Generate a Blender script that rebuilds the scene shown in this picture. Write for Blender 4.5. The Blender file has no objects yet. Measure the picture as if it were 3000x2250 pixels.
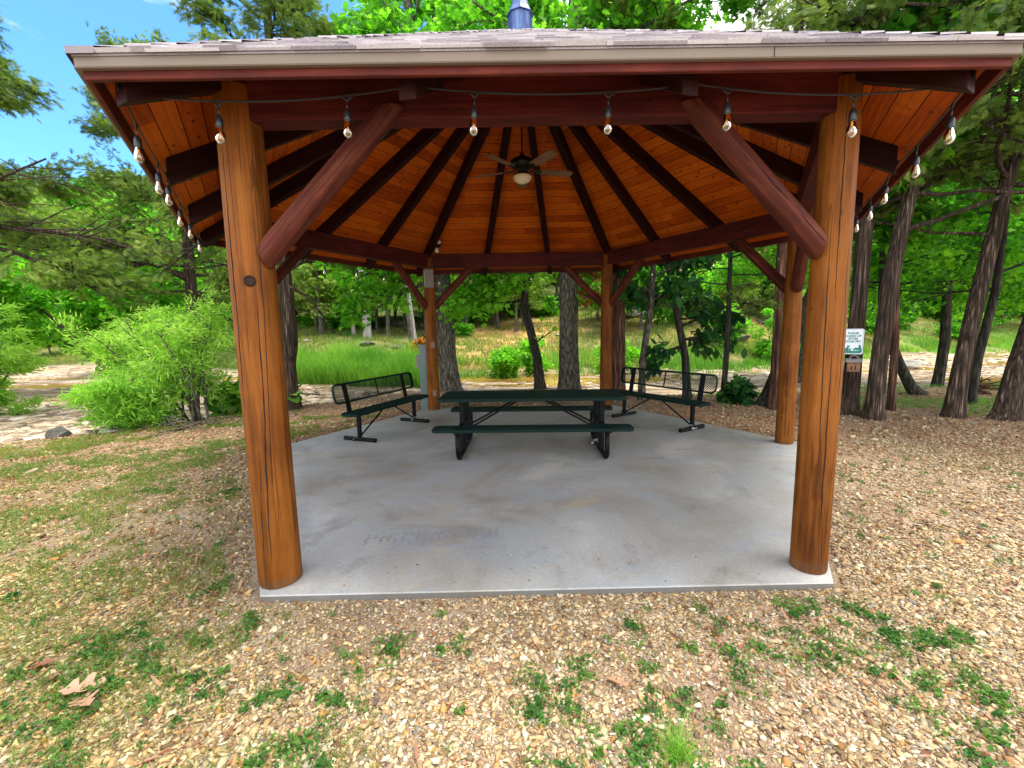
import bpy, math, random
import numpy as np
from mathutils import Matrix, Vector

# ------------------------------------------------------------ camera, sky, sun, exposure
scene = bpy.context.scene
COL = scene.collection
cam_data = bpy.data.cameras.new('camera')
cam = bpy.data.objects.new('camera', cam_data)
COL.objects.link(cam)
cam_data.sensor_fit = 'HORIZONTAL'
cam_data.sensor_width = 36.0
cam_data.lens = 15.345
cam_data.clip_start = 0.05
cam_data.clip_end = 1500.0
_r = Vector((0.99977883, -0.00951104, -0.01875707))
_u = Vector((0.01982156, 0.12809952, 0.99156322))
_f = Vector((0.00702803, 0.99171571, -0.12825971))
_m = Matrix((( _r.x, _u.x, -_f.x), (_r.y, _u.y, -_f.y), (_r.z, _u.z, -_f.z))).to_4x4()
_m.translation = Vector((-0.2275, -5.9565, 1.6785))
cam.matrix_world = _m
scene.camera = cam

SUN_EL = math.radians(80.0)
SUN_AZ = math.radians(100.0)          # clockwise from +Y (behind the pavilion): the sun stands high on the right
sun_dir = Vector((math.sin(SUN_AZ) * math.cos(SUN_EL), math.cos(SUN_AZ) * math.cos(SUN_EL), math.sin(SUN_EL)))
world = bpy.data.worlds.new('World')
scene.world = world
world.use_nodes = True
wn = world.node_tree.nodes; wl = world.node_tree.links
wn.clear()
w_out = wn.new('ShaderNodeOutputWorld'); w_bg = wn.new('ShaderNodeBackground')
sky = wn.new('ShaderNodeTexSky'); sky.sky_type = 'NISHITA'; sky.sun_disc = False
sky.sun_elevation = SUN_EL; sky.sun_rotation = SUN_AZ
sky.air_density = 1.0; sky.dust_density = 0.6; sky.ozone_density = 1.5
tc = wn.new('ShaderNodeTexCoord'); mp = wn.new('ShaderNodeMapping')
mp.inputs['Scale'].default_value = (1.2, 1.2, 3.0); mp.inputs['Location'].default_value = (5.3, 2.1, 0.7)
nz = wn.new('ShaderNodeTexNoise'); nz.inputs['Scale'].default_value = 1.7; nz.inputs['Detail'].default_value = 7
nz.inputs['Roughness'].default_value = 0.55; nz.inputs['Distortion'].default_value = 0.5
rp = wn.new('ShaderNodeValToRGB'); rp.color_ramp.elements[0].position = 0.53; rp.color_ramp.elements[1].position = 0.85
tint = wn.new('ShaderNodeMix'); tint.data_type = 'RGBA'; tint.blend_type = 'MULTIPLY'
tint.inputs[0].default_value = 1.0; tint.inputs[7].default_value = (0.42, 0.76, 1.08, 1)
mx = wn.new('ShaderNodeMix'); mx.data_type = 'RGBA'; mx.inputs[7].default_value = (9.4, 9.1, 8.8, 1)
wl.new(tc.outputs['Generated'], mp.inputs['Vector']); wl.new(mp.outputs['Vector'], nz.inputs['Vector'])
wl.new(nz.outputs['Fac'], rp.inputs['Fac'])
wl.new(sky.outputs['Color'], tint.inputs[6]); wl.new(tint.outputs[2], mx.inputs[6])
# the left-hand sky is clear, bright cloud added over the rest as neutral fill
dt = wn.new('ShaderNodeVectorMath'); dt.operation = 'DOT_PRODUCT'; nrmz = wn.new('ShaderNodeVectorMath'); nrmz.operation = 'NORMALIZE'
wl.new(tc.outputs['Generated'], nrmz.inputs[0]); wl.new(nrmz.outputs[0], dt.inputs[0]); dt.inputs[1].default_value = (-0.66, 0.62, 0.42)
mr = wn.new('ShaderNodeMapRange'); mr.inputs['From Min'].default_value = 0.80; mr.inputs['From Max'].default_value = 0.55; wl.new(dt.outputs['Value'], mr.inputs['Value'])
nm = wn.new('ShaderNodeMath'); nm.operation = 'MULTIPLY_ADD'; nm.use_clamp = True; wl.new(mr.outputs['Result'], nm.inputs[0]); nm.inputs[1].default_value = 0.80
wl.new(rp.outputs['Color'], nm.inputs[2]); wl.new(nm.outputs[0], mx.inputs[0]); wl.new(mx.outputs[2], w_bg.inputs['Color'])
w_bg.inputs['Strength'].default_value = 0.15
wl.new(w_bg.outputs['Background'], w_out.inputs['Surface'])

sun_data = bpy.data.lights.new('sun', 'SUN'); sun = bpy.data.objects.new('sun', sun_data)
COL.objects.link(sun)
sun_data.energy = 2.3; sun_data.angle = math.radians(26.0); sun_data.color = (1.0, 0.94, 0.84)
sun.rotation_euler = sun_dir.to_track_quat('Z', 'Y').to_euler()
scene.view_settings.view_transform = 'Standard'
scene.view_settings.look = 'None'
scene.view_settings.exposure = 1.42
scene.view_settings.gamma = 1.0
scene.render.engine = 'CYCLES'
scene.cycles.max_bounces = 7
scene.cycles.diffuse_bounces = 5
scene.cycles.transparent_max_bounces = 6
scene.cycles.caustics_reflective = False
scene.cycles.caustics_refractive = False

# ------------------------------------------------------------ helpers
def rng(seed): return np.random.default_rng(seed)

def tag(o, label=None, cat=None, group=None, kind=None):
    if label: o['label'] = label
    if cat: o['category'] = cat
    if group: o['group'] = group
    if kind: o['kind'] = kind
    return o

def empty(name, loc=(0, 0, 0), rz=0.0, label=None, cat=None, group=None):
    o = bpy.data.objects.new(name, None); COL.objects.link(o)
    o.location = loc; o.rotation_euler = (0, 0, rz); o.empty_display_size = 0.2
    return tag(o, label, cat, group)

def link(name, me, mat=None, parent=None, M=None, smooth=False):
    o = bpy.data.objects.new(name, me); COL.objects.link(o)
    if mat:
        for m in (mat if isinstance(mat, (list, tuple)) else [mat]): me.materials.append(m)
    if parent: o.parent = parent
    if M is not None: o.matrix_basis = M
    if smooth: me.polygons.foreach_set('use_smooth', np.ones(len(me.polygons), dtype=bool))
    return o

class MB:
    """collects shapes (lists of points and faces) and links them as ONE mesh object"""
    def __init__(s): s.v = []; s.f = []; s.c = []
    def add(s, V, F, c=None):
        n = len(s.v); s.v += [tuple(map(float, p)) for p in V]
        s.f += [tuple(i + n for i in f) for f in F]
        if c is not None: s.c += [c] * len(F)
        return s
    def box(s, x0, x1, y0, y1, z0, z1, M=None, c=None):
        V = [(x, y, z) for z in (z0, z1) for y in (y0, y1) for x in (x0, x1)]
        if M is not None: V = [tuple(M @ Vector(p)) for p in V]
        return s.add(V, [(0, 2, 3, 1), (4, 5, 7, 6), (0, 1, 5, 4), (2, 6, 7, 3), (0, 4, 6, 2), (1, 3, 7, 5)], c)
    def tube(s, pts, r, k=10, cap=True, c=None):
        V, F = tube_np(np.array(pts, float), r, k)
        V = V.tolist(); F = [tuple(f) for f in F.tolist()]
        if cap:
            n = len(pts); F.append(tuple(range(k - 1, -1, -1))); F.append(tuple(range((n - 1) * k, n * k)))
        return s.add(V, F, c)
    def lathe(s, prof, k=20, M=None, c=None, closed=True):
        V = []; F = []
        for (r, z) in prof:
            for i in range(k):
                a = 2 * math.pi * i / k; V.append((r * math.cos(a), r * math.sin(a), z))
        for j in range(len(prof) - 1):
            for i in range(k):
                i2 = (i + 1) % k; F.append((j * k + i, j * k + i2, (j + 1) * k + i2, (j + 1) * k + i))
        if closed:
            F.append(tuple(range(k - 1, -1, -1))); F.append(tuple(range((len(prof) - 1) * k, len(prof) * k)))
        if M is not None: V = [tuple(M @ Vector(p)) for p in V]
        return s.add(V, F, c)
    def prism(s, poly, y0, y1, M=None, c=None):
        """outline in local x,z extruded from y0 to y1"""
        n = len(poly); V = [(p[0], y0, p[1]) for p in poly] + [(p[0], y1, p[1]) for p in poly]
        if M is not None: V = [tuple(M @ Vector(p)) for p in V]
        F = [tuple(range(n)), tuple(range(2 * n - 1, n - 1, -1))] + [(i, i + n, (i + 1) % n + n, (i + 1) % n) for i in range(n)]
        return s.add(V, F, c)
    def build(s, name, mat=None, parent=None, M=None, smooth=False, bevel=0, world=False, seg=2):
        V = s.v
        if world and M is not None:
            Mi = M.inverted(); V = [tuple(Mi @ Vector(p)) for p in V]
        me = bpy.data.meshes.new(name); me.from_pydata(V, [], s.f)
        if s.c:
            a = me.attributes.new('tint', 'FLOAT', 'FACE'); a.data.foreach_set('value', s.c)
        me.validate(); me.update()
        o = link(name, me, mat, parent, M, smooth)
        if bevel:
            b = o.modifiers.new('bevel', 'BEVEL'); b.width = bevel; b.segments = seg; b.limit_method = 'ANGLE'
            b.angle_limit = math.radians(50)
            if smooth is False: me.polygons.foreach_set('use_smooth', np.zeros(len(me.polygons), dtype=bool))
        return o

def frames(P):
    T = np.gradient(P, axis=0); T /= np.linalg.norm(T, axis=1)[:, None] + 1e-9
    ref = np.array([0., 0, 1]) if abs(T[0][2]) < .9 else np.array([1., 0, 0])
    N = np.zeros_like(P); n = np.cross(ref, T[0]); n /= np.linalg.norm(n) + 1e-9
    for i in range(len(P)):
        n = n - T[i] * (n @ T[i]); n /= np.linalg.norm(n) + 1e-9; N[i] = n
    return T, N, np.cross(T, N)

def tube_np(P, r, k, disp=None):
    n = len(P); r = np.full(n, r) if np.isscalar(r) else np.asarray(r, float)
    T, N, B = frames(P); a = np.arange(k) * 2 * np.pi / k
    rr = np.repeat(r[:, None], k, 1)
    if disp is not None: rr = rr * (1 + disp)
    V = P[:, None, :] + rr[:, :, None] * (np.cos(a)[None, :, None] * N[:, None, :] + np.sin(a)[None, :, None] * B[:, None, :])
    i = np.arange(n - 1)[:, None] * k; j = np.arange(k)[None, :]; j2 = (j + 1) % k
    F = np.stack([i + j, i + j2, i + k + j2, i + k + j], -1).reshape(-1, 4)
    return V.reshape(-1, 3), F

def mesh_np(name, V, F, tint=None, col=None):
    """V (n,3); F a list of index arrays (m,k)"""
    if isinstance(F, np.ndarray): F = [F]
    me = bpy.data.meshes.new(name)
    me.vertices.add(len(V)); me.vertices.foreach_set('co', np.asarray(V, np.float32).ravel())
    loops = np.concatenate([f.ravel() for f in F]).astype(np.int32)
    tot = np.concatenate([np.full(len(f), f.shape[1]) for f in F]).astype(np.int32)
    st = np.concatenate([[0], np.cumsum(tot)[:-1]]).astype(np.int32)
    me.loops.add(len(loops)); me.loops.foreach_set('vertex_index', loops)
    me.polygons.add(len(tot)); me.polygons.foreach_set('loop_start', st); me.polygons.foreach_set('loop_total', tot)
    if tint is not None:
        a = me.attributes.new('tint', 'FLOAT', 'FACE'); a.data.foreach_set('value', np.asarray(tint, np.float32))
    if col is not None:
        a = me.attributes.new('col', 'FLOAT_COLOR', 'FACE'); a.data.foreach_set('color', np.asarray(col, np.float32).ravel())
    me.update(calc_edges=True); me.validate()
    return me

# ------------------------------------------------------------ materials
def new_mat(name):
    m = bpy.data.materials.new(name); m.use_nodes = True
    nt = m.node_tree; nt.nodes.clear()
    return m, nt
class NT:
    def __init__(s, name): s.m, s.t = new_mat(name); s.n = s.t.nodes; s.l = s.t.links
    def node(s, typ, **kw):
        n = s.n.new(typ)
        for k, v in kw.items():
            if k.startswith('i_'): n.inputs[k[2:].replace('_', ' ')].default_value = v
            else: setattr(n, k, v)
        return n
    def k(s, a, b): s.l.new(a, b)
    def math(s, op, a, b=None, clamp=False):
        n = s.n.new('ShaderNodeMath'); n.operation = op; n.use_clamp = clamp
        for i, x in enumerate((a, b)):
            if x is None: continue
            if isinstance(x, (int, float)): n.inputs[i].default_value = x
            else: s.l.new(x, n.inputs[i])
        return n.outputs[0]
    def mix(s, f, a, b, mode='MIX'):
        n = s.n.new('ShaderNodeMix'); n.data_type = 'RGBA'; n.blend_type = mode; n.clamp_factor = True
        for i, x in ((0, f), (6, a), (7, b)):
            if isinstance(x, (int, float)): n.inputs[i].default_value = x
            elif isinstance(x, tuple): n.inputs[i].default_value = (*x, 1) if len(x) == 3 else x
            else: s.l.new(x, n.inputs[i])
        return n.outputs[2]
    def coords(s, kind='Object', scale=(1, 1, 1), loc=(0, 0, 0)):
        t = s.n.new('ShaderNodeTexCoord'); m = s.n.new('ShaderNodeMapping')
        m.inputs['Scale'].default_value = scale; m.inputs['Location'].default_value = loc
        s.l.new(t.outputs[kind], m.inputs['Vector']); return m.outputs['Vector']
    def noise(s, vec, scale=5, detail=4, rough=.5, dist=0, out='Fac'):
        n = s.n.new('ShaderNodeTexNoise'); n.inputs['Scale'].default_value = scale; n.inputs['Detail'].default_value = detail
        n.inputs['Roughness'].default_value = rough; n.inputs['Distortion'].default_value = dist
        if vec is not None: s.l.new(vec, n.inputs['Vector'])
        return n.outputs[out]
    def vor(s, vec, scale=5, feature='F1', out='Distance', rand=1.0):
        n = s.n.new('ShaderNodeTexVoronoi'); n.feature = feature; n.inputs['Scale'].default_value = scale
        n.inputs['Randomness'].default_value = rand
        if vec is not None: s.l.new(vec, n.inputs['Vector'])
        return n.outputs[out]
    def ramp(s, fac, stops):
        n = s.n.new('ShaderNodeValToRGB'); cr = n.color_ramp
        while len(cr.elements) > 1: cr.elements.remove(cr.elements[-1])
        for i, (p, c) in enumerate(stops):
            e = cr.elements[0] if i == 0 else cr.elements.new(p)
            e.position = p; e.color = (c, c, c, 1) if isinstance(c, (int, float)) else (*c, 1)
        s.l.new(fac, n.inputs['Fac']); return n.outputs['Color']
    def attr(s, name, out='Fac'):
        n = s.n.new('ShaderNodeAttribute'); n.attribute_name = name; return n.outputs[out]
    def bump(s, h, strength=.5, dist=.01, normal=None):
        n = s.n.new('ShaderNodeBump'); n.inputs['Strength'].default_value = strength; n.inputs['Distance'].default_value = dist
        s.l.new(h, n.inputs['Height'])
        if normal is not None: s.l.new(normal, n.inputs['Normal'])
        return n.outputs['Normal']
    def out(s, color=None, rough=.6, metal=0, spec=.5, normal=None, **kw):
        p = s.n.new('ShaderNodeBsdfPrincipled'); o = s.n.new('ShaderNodeOutputMaterial')
        for nm, x in (('Base Color', color), ('Roughness', rough), ('Metallic', metal), ('Specular IOR Level', spec)):
            if isinstance(x, tuple): p.inputs[nm].default_value = (*x, 1)
            elif isinstance(x, (int, float)): p.inputs[nm].default_value = x
            elif x is not None: s.l.new(x, p.inputs[nm])
        if normal is not None: s.l.new(normal, p.inputs['Normal'])
        for k_, v in kw.items(): p.inputs[k_.replace('_', ' ')].default_value = v
        s.l.new(p.outputs[0], o.inputs['Surface']); return s.m

def wood_mat(name, dark, mid, light, gscale=1.0, crack=.5, axis=0, rough=.6, knots=True, spec=.12, soft=.6):
    """wood with grain along a local axis"""
    t = NT(name); sc = [18 * gscale] * 3; sc[axis] = 1.1 * gscale
    rnd = t.node('ShaderNodeObjectInfo').outputs['Random']
    tcn = t.node('ShaderNodeTexCoord'); add = t.node('ShaderNodeVectorMath', operation='ADD')
    t.k(tcn.outputs['Object'], add.inputs[0])
    cmb = t.node('ShaderNodeCombineXYZ'); r10 = t.math('MULTIPLY', rnd, 37.0)
    for i in range(3): t.k(r10, cmb.inputs[i])
    t.k(cmb.outputs[0], add.inputs[1]); base = add.outputs[0]
    mpn = t.node('ShaderNodeMapping'); mpn.inputs['Scale'].default_value = sc; t.k(base, mpn.inputs['Vector'])
    g = t.noise(mpn.outputs[0], 1.6, 6, .62, .35)
    blotch = t.noise(base, 2.3 * gscale, 3, .55)
    f = t.math('ADD', t.math('MULTIPLY', g, soft), t.math('MULTIPLY', blotch, 1 - soft))
    c = t.ramp(f, [(.33, dark), (.5, mid), (.68, light)])
    h = g
    if crack > 0:
        L1 = 0.0 if axis == 2 else 1.0
        sc2 = [9.0] * 3; sc2[axis] = .12
        m2 = t.node('ShaderNodeMapping'); m2.inputs['Scale'].default_value = sc2; t.k(base, m2.inputs['Vector'])
        wob = t.noise(base, 1.2, 3, .5, 0, 'Color')
        ad = t.node('ShaderNodeVectorMath', operation='MULTIPLY_ADD'); t.k(wob, ad.inputs[0])
        wv = [.55] * 3; wv[axis] = .02; ad.inputs[1].default_value = wv; t.k(m2.outputs[0], ad.inputs[2])
        e = t.vor(ad.outputs[0], 1.0, 'DISTANCE_TO_EDGE')
        msk = t.noise(base, 1.1, 2, .5)
        wdt = t.math('MULTIPLY', t.math('SUBTRACT', msk, .36, True), .040 * crack); wdt = t.math('MINIMUM', wdt, .012 * crack)
        f1 = t.vor(ad.outputs[0], 1.0); cr = t.math('MULTIPLY', t.math('LESS_THAN', e, wdt), t.math('GREATER_THAN', f1, .22)); cr = t.math('MULTIPLY', cr, L1)
        c = t.mix(t.math('MULTIPLY', cr, .85), c, tuple(x * .12 for x in dark))
        m4 = t.node('ShaderNodeMapping'); s4 = [26.0] * 3; s4[axis] = .35; m4.inputs['Scale'].default_value = s4; t.k(base, m4.inputs['Vector'])
        e4 = t.vor(m4.outputs[0], 1.0, 'DISTANCE_TO_EDGE'); ms4 = t.noise(base, 2.6, 3, .6)
        c4 = t.math('MULTIPLY', t.math('LESS_THAN', e4, t.math('MINIMUM', t.math('MULTIPLY', t.math('SUBTRACT', ms4, .46, True), .35), .03)), t.math('GREATER_THAN', t.vor(m4.outputs[0], 1.0), .2))
        c = t.mix(t.math('MULTIPLY', c4, .45 * crack), c, tuple(x * .3 for x in dark))
        h = t.math('SUBTRACT', g, t.math('ADD', t.math('MULTIPLY', cr, 2.0), t.math('MULTIPLY', c4, .5)))
    if knots:
        sk = [5.0] * 3; sk[axis] = 4.2
        m3 = t.node('ShaderNodeMapping'); m3.inputs['Scale'].default_value = sk; t.k(base, m3.inputs['Vector'])
        kd = t.vor(m3.outputs[0], 1.0)
        km = t.ramp(kd, [(.02, 1.0), (.06, 0.0)])
        c = t.mix(t.math('MULTIPLY', km, .7), c, tuple(x * .25 for x in dark))
    if axis == 2:
        zs = t.node('ShaderNodeSeparateXYZ'); t.k(tcn.outputs['Object'], zs.inputs[0])
        dz = t.math('LESS_THAN', t.math('ADD', zs.outputs['Z'], t.math('MULTIPLY', blotch, .22)), .16)
        c = t.mix(t.math('MULTIPLY', dz, .35), c, (.10, .07, .045))
        streak = t.ramp(t.noise(mpn.outputs[0], .35, 3, .6), [(.38, .82), (.6, 1.08)]); c = t.mix(1.0, c, streak, 'MULTIPLY')
    return t.out(c, t.math('ADD', t.math('MULTIPLY', g, .25), rough - .1), 0, spec, t.bump(h, .35, .004))

M = {}
M['post'] = wood_mat('post_stain', (.080, .022, .004), (.18, .058, .008), (.26, .094, .015), 1.0, 1.0, 2, .55)
M['beam'] = wood_mat('beam_stain', (.028, .005, .005), (.068, .011, .009), (.125, .022, .015), 1.0, .35, 0, .62)
M['brace'] = wood_mat('brace_log_stain', (.024, .006, .005), (.075, .018, .011), (.20, .055, .030), .8, .9, 0, .6)
M['rafter'] = wood_mat('rafter_stain', (.012, .004, .004), (.024, .006, .006), (.042, .009, .008), 1.0, .2, 0, .5, False)
M['frieze'] = wood_mat('frieze_stain', (.045, .010, .008), (.095, .018, .013), (.20, .042, .024), 1.0, .3, 0, .5)

def ceiling_mat():
    t = NT('ceiling_planks'); W_ = .148
    tcn = t.node('ShaderNodeTexCoord'); sp = t.node('ShaderNodeSeparateXYZ'); t.k(tcn.outputs['Object'], sp.inputs[0])
    rnd = t.node('ShaderNodeObjectInfo').outputs['Random']
    yy = t.math('DIVIDE', sp.outputs['Y'], W_); row = t.math('FLOOR', yy); fr = t.math('FRACT', yy)
    wn1 = t.node('ShaderNodeTexWhiteNoise', noise_dimensions='2D'); cb = t.node('ShaderNodeCombineXYZ')
    t.k(row, cb.inputs[0]); t.k(rnd, cb.inputs[1]); t.k(cb.outputs[0], wn1.inputs['Vector'])
    xo = t.math('ADD', sp.outputs['X'], t.math('MULTIPLY', wn1.outputs['Value'], 7.0))
    seg = t.math('FLOOR', t.math('DIVIDE', xo, 2.3))
    wn2 = t.node('ShaderNodeTexWhiteNoise', noise_dimensions='3D'); cb2 = t.node('ShaderNodeCombineXYZ')
    t.k(row, cb2.inputs[0]); t.k(seg, cb2.inputs[1]); t.k(rnd, cb2.inputs[2]); t.k(cb2.outputs[0], wn2.inputs['Vector'])
    pid = wn2.outputs['Value']
    # grain
    cb3 = t.node('ShaderNodeCombineXYZ'); t.k(t.math('ADD', t.math('MULTIPLY', xo, 1.3), t.math('MULTIPLY', pid, 40)), cb3.inputs[0])
    t.k(t.math('MULTIPLY', yy, 3.2), cb3.inputs[1]); t.k(t.math('MULTIPLY', pid, 17), cb3.inputs[2])
    g = t.noise(cb3.outputs[0], 2.2, 6, .6, .6)
    bl = t.noise(tcn.outputs['Object'], 1.5, 4, .6)
    f = t.math('ADD', t.math('ADD', t.math('MULTIPLY', g, .45), t.math('MULTIPLY', pid, .22)), t.math('MULTIPLY', bl, .35))
    c = t.ramp(f, [(.30, (.24, .035, .003)), (.48, (.54, .098, .005)), (.68, (.72, .165, .009)), (.85, (.80, .26, .03))])
    # knots
    kv = t.node('ShaderNodeCombineXYZ'); t.k(t.math('MULTIPLY', xo, 6.0), kv.inputs[0]); t.k(t.math('MULTIPLY', yy, 1.3), kv.inputs[1]); t.k(pid, kv.inputs[2])
    kd = t.vor(kv.outputs[0], 1.0); km = t.ramp(kd, [(.07, 1.0), (.17, 0.0)])
    c = t.mix(t.math('MULTIPLY', km, .9), c, (.04, .012, .004))
    # mildew-like dark stain patches
    st = t.ramp(t.noise(tcn.outputs['Object'], 3.1, 8, .7, .5), [(.56, 0.0), (.72, 1.0)])
    c = t.mix(t.math('MULTIPLY', st, .55), c, (.055, .022, .010))
    gr = t.math('LESS_THAN', fr, .05)
    half = t.math('LESS_THAN', t.math('ABSOLUTE', t.math('SUBTRACT', fr, .52)), .012)
    c = t.mix(t.math('MULTIPLY', half, .45), c, (.03, .01, .004))
    c = t.mix(t.math('MULTIPLY', gr, .92), c, (.010, .004, .002))
    h = t.math('SUBTRACT', t.math('MULTIPLY', g, .2), t.math('MULTIPLY', gr, 1.0))
    return t.out(c, .55, 0, .12, t.bump(h, .5, .006))
M['ceiling'] = ceiling_mat()

def simple(name, color, rough=.5, metal=0, spec=.5, nscale=30, var=.12, bstr=.05):
    t = NT(name); v = t.coords('Object'); n = t.noise(v, nscale, 5, .6)
    lo = tuple(max(0, x * (1 - var)) for x in color); hi = tuple(min(1, x * (1 + var)) for x in color)
    return t.out(t.mix(n, lo, hi), rough, metal, spec, t.bump(n, bstr, .003))
M['fascia'] = simple('tan_fascia', (.16, .125, .095), .55, 0, .4, 3, .05)
M['green_metal'] = simple('green_coated_metal', (.0015, .015, .013), .45, 0, .15, 60, .25, .15)
M['black_metal'] = simple('black_coated_metal', (.002, .003, .004), .45, 0, .15, 60, .2, .1)
M['fan_metal'] = simple('dark_bronze', (.008, .007, .007), .4, .3, .5)
M['blade'] = wood_mat('fan_blade_wood', (.09, .05, .03), (.20, .12, .07), (.28, .18, .11), 1.4, 0, 0, .5, False)
M['bowl'] = simple('frosted_glass', (.85, .78, .56), .35, 0, .5, 5, .03)
M['cord'] = simple('black_rubber', (.012, .012, .014), .55)
M['socket'] = simple('black_socket', (.012, .014, .018), .35)
M['plastic_grey'] = simple('pale_grey_plastic', (.20, .175, .155), .5)
M['white_plastic'] = simple('white_plastic', (.68, .66, .62), .4)
M['outlet'] = simple('brown_grey_outlet', (.20, .13, .09), .5)
M['pedestal'] = simple('grey_green_enamel', (.13, .20, .19), .45, .1, .5, 8, .1)
M['chrome'] = simple('galvanised_steel', (.45, .47, .50), .3, .9, .5, 80, .3, .2)
M['dark_chain'] = simple('dark_steel', (.06, .06, .06), .4, .7, .5, 80, .3, .2)
M['sign_white'] = simple('sign_white', (.72, .78, .84), .4)
M['sign_green'] = simple('sign_green', (.006, .20, .16), .45)
M['box_wood'] = wood_mat('cedar_box_wood', (.16, .08, .045), (.28, .15, .09), (.38, .22, .14), 2.0, 0, 2, .7, False)
M['box_lid'] = wood_mat('weathered_lid', (.12, .12, .12), (.24, .23, .23), (.36, .35, .35), 2.0, 0, 0, .8, False)
M['slot'] = simple('dark_opening', (.004, .004, .004), .9)
M['cupola'] = None
def cupola_mat():
    t = NT('blue_patina_copper'); v = t.coords('Object', (9, 9, 1.6)); n = t.noise(v, 1.8, 7, .65, .6)
    n2 = t.noise(t.coords('Object', (26, 26, 3)), 1.5, 4, .6)
    c = t.ramp(t.math('ADD', t.math('MULTIPLY', n, .7), t.math('MULTIPLY', n2, .3)), [(.32, (.018, .022, .07)), (.48, (.032, .055, .17)), (.64, (.07, .14, .30)), (.80, (.26, .34, .46))])
    return t.out(c, .42, .35, .5, t.bump(n, .1, .003))
M['cupola'] = cupola_mat()

def shingle_mat():
    t = NT('asphalt_shingle'); a = t.attr('tint')
    n = t.noise(t.coords('Object'), 160, 3, .8); n2 = t.noise(t.coords('Object'), 3, 4, .6)
    f = t.math('ADD', t.math('MULTIPLY', a, .28), t.math('ADD', t.math('MULTIPLY', n, .5), t.math('MULTIPLY', n2, .25)))
    c = t.ramp(f, [(.26, (.12, .10, .12)), (.45, (.27, .24, .26)), (.62, (.44, .41, .42)), (.8, (.60, .57, .56))])
    return t.out(c, .9, 0, .2, t.bump(n, .5, .003))
M['shingle'] = shingle_mat()

def glass_mat():
    t = NT('amber_bulb_glass')
    tr = t.node('ShaderNodeBsdfTransparent'); tr.inputs['Color'].default_value = (1.0, .88, .68, 1)
    gl = t.node('ShaderNodeBsdfGlossy'); gl.inputs['Roughness'].default_value = .04; gl.inputs['Color'].default_value = (.95, .95, .95, 1)
    di = t.node('ShaderNodeBsdfDiffuse'); di.inputs['Color'].default_value = (.85, .72, .50, 1)
    lw = t.node('ShaderNodeLayerWeight'); lw.inputs['Blend'].default_value = .45
    m1 = t.node('ShaderNodeMixShader'); m2 = t.node('ShaderNodeMixShader'); o = t.node('ShaderNodeOutputMaterial')
    m1.inputs[0].default_value = .05; t.k(tr.outputs[0], m1.inputs[1]); t.k(di.outputs[0], m1.inputs[2])
    t.k(lw.outputs['Fresnel'], m2.inputs[0]); t.k(m1.outputs[0], m2.inputs[1]); t.k(gl.outputs[0], m2.inputs[2])
    t.k(m2.outputs[0], o.inputs['Surface']); return t.m
M['glass'] = glass_mat()
M['filament'] = simple('yellow_filament', (.95, .55, .08), .5)

def concrete_mat():
    t = NT('poured_concrete'); v = t.coords('Object')
    n1 = t.noise(v, .75, 5, .6, .6); n2 = t.noise(v, 2.2, 6, .65, .9); n3 = t.noise(v, 38, 4, .7)
    c = t.ramp(n1, [(.32, (.22, .205, .18)), (.44, (.285, .28, .26)), (.56, (.33, .332, .325)), (.68, (.43, .425, .40))])
    blue = t.ramp(t.noise(t.coords('Object', (1, 2.2, 1), (3, 1, 0)), 1.3, 6, .6, .8), [(.52, 0.0), (.66, 1.0)])
    c = t.mix(t.math('MULTIPLY', blue, .42), c, (.25, .31, .37))
    tan = t.ramp(t.noise(t.coords('Object', (1, 1.6, 1), (7, 4, 0)), 1.7, 5, .6, .4), [(.60, 0.0), (.72, 1.0)])
    c = t.mix(t.math('MULTIPLY', tan, .6), c, (.36, .30, .20))
    dk = t.ramp(n2, [(.30, 1.0), (.45, 0.0)])
    c = t.mix(t.math('MULTIPLY', dk, .42), c, (.13, .125, .12))
    fine = t.ramp(n3, [(.3, .86), (.7, 1.1)])
    c = t.mix(1.0, c, fine, 'MULTIPLY')
    sp = t.ramp(t.vor(v, 9), [(.03, 1.0), (.06, 0.0)])
    c = t.mix(t.math('MULTIPLY', sp, .6), c, (.07, .07, .065))
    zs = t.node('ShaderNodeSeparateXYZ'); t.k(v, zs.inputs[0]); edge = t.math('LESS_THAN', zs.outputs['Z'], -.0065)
    c = t.mix(t.math('MULTIPLY', edge, .75), c, (.09, .08, .07))  # side faces darkened in the colour: shade of the edge along with dirt
    return t.out(c, t.math('ADD', .5, t.math('MULTIPLY', n2, .3)), 0, .3, t.bump(n3, .12, .004))
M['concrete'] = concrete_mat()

def bark_mat(name, dark, mid, light, moss=0.0, vs=(14, 14, 1.6)):
    t = NT(name); v = t.coords('Object', vs)
    n = t.noise(v, 1.3, 8, .7, .7); e = t.vor(v, 1.4, 'DISTANCE_TO_EDGE')
    b = t.noise(t.coords('Object'), 1.6, 4, .6)
    f = t.math('ADD', t.math('MULTIPLY', n, .72), t.math('MULTIPLY', t.math('MINIMUM', e, .4), .45))
    c = t.ramp(f, [(.34, dark), (.48, mid), (.64, light)])
    c = t.mix(t.math('MULTIPLY', t.ramp(b, [(.45, 0.0), (.7, 1.0)]), .4), c, dark)
    if moss: c = t.mix(t.math('MULTIPLY', t.ramp(t.noise(t.coords('Object'), 2.3, 6, .7), [(.55, 0.0), (.68, 1.0)]), moss), c, (.035, .05, .015))
    return t.out(c, .9, 0, .2, t.bump(f, .9, .03))
M['bark'] = bark_mat('furrowed_bark', (.018, .015, .012), (.085, .07, .055), (.26, .22, .18), .2)
M['bark_cedar'] = bark_mat('shaggy_cedar_bark', (.016, .011, .008), (.075, .052, .038), (.27, .205, .16), .15, (18, 18, .9))
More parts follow.
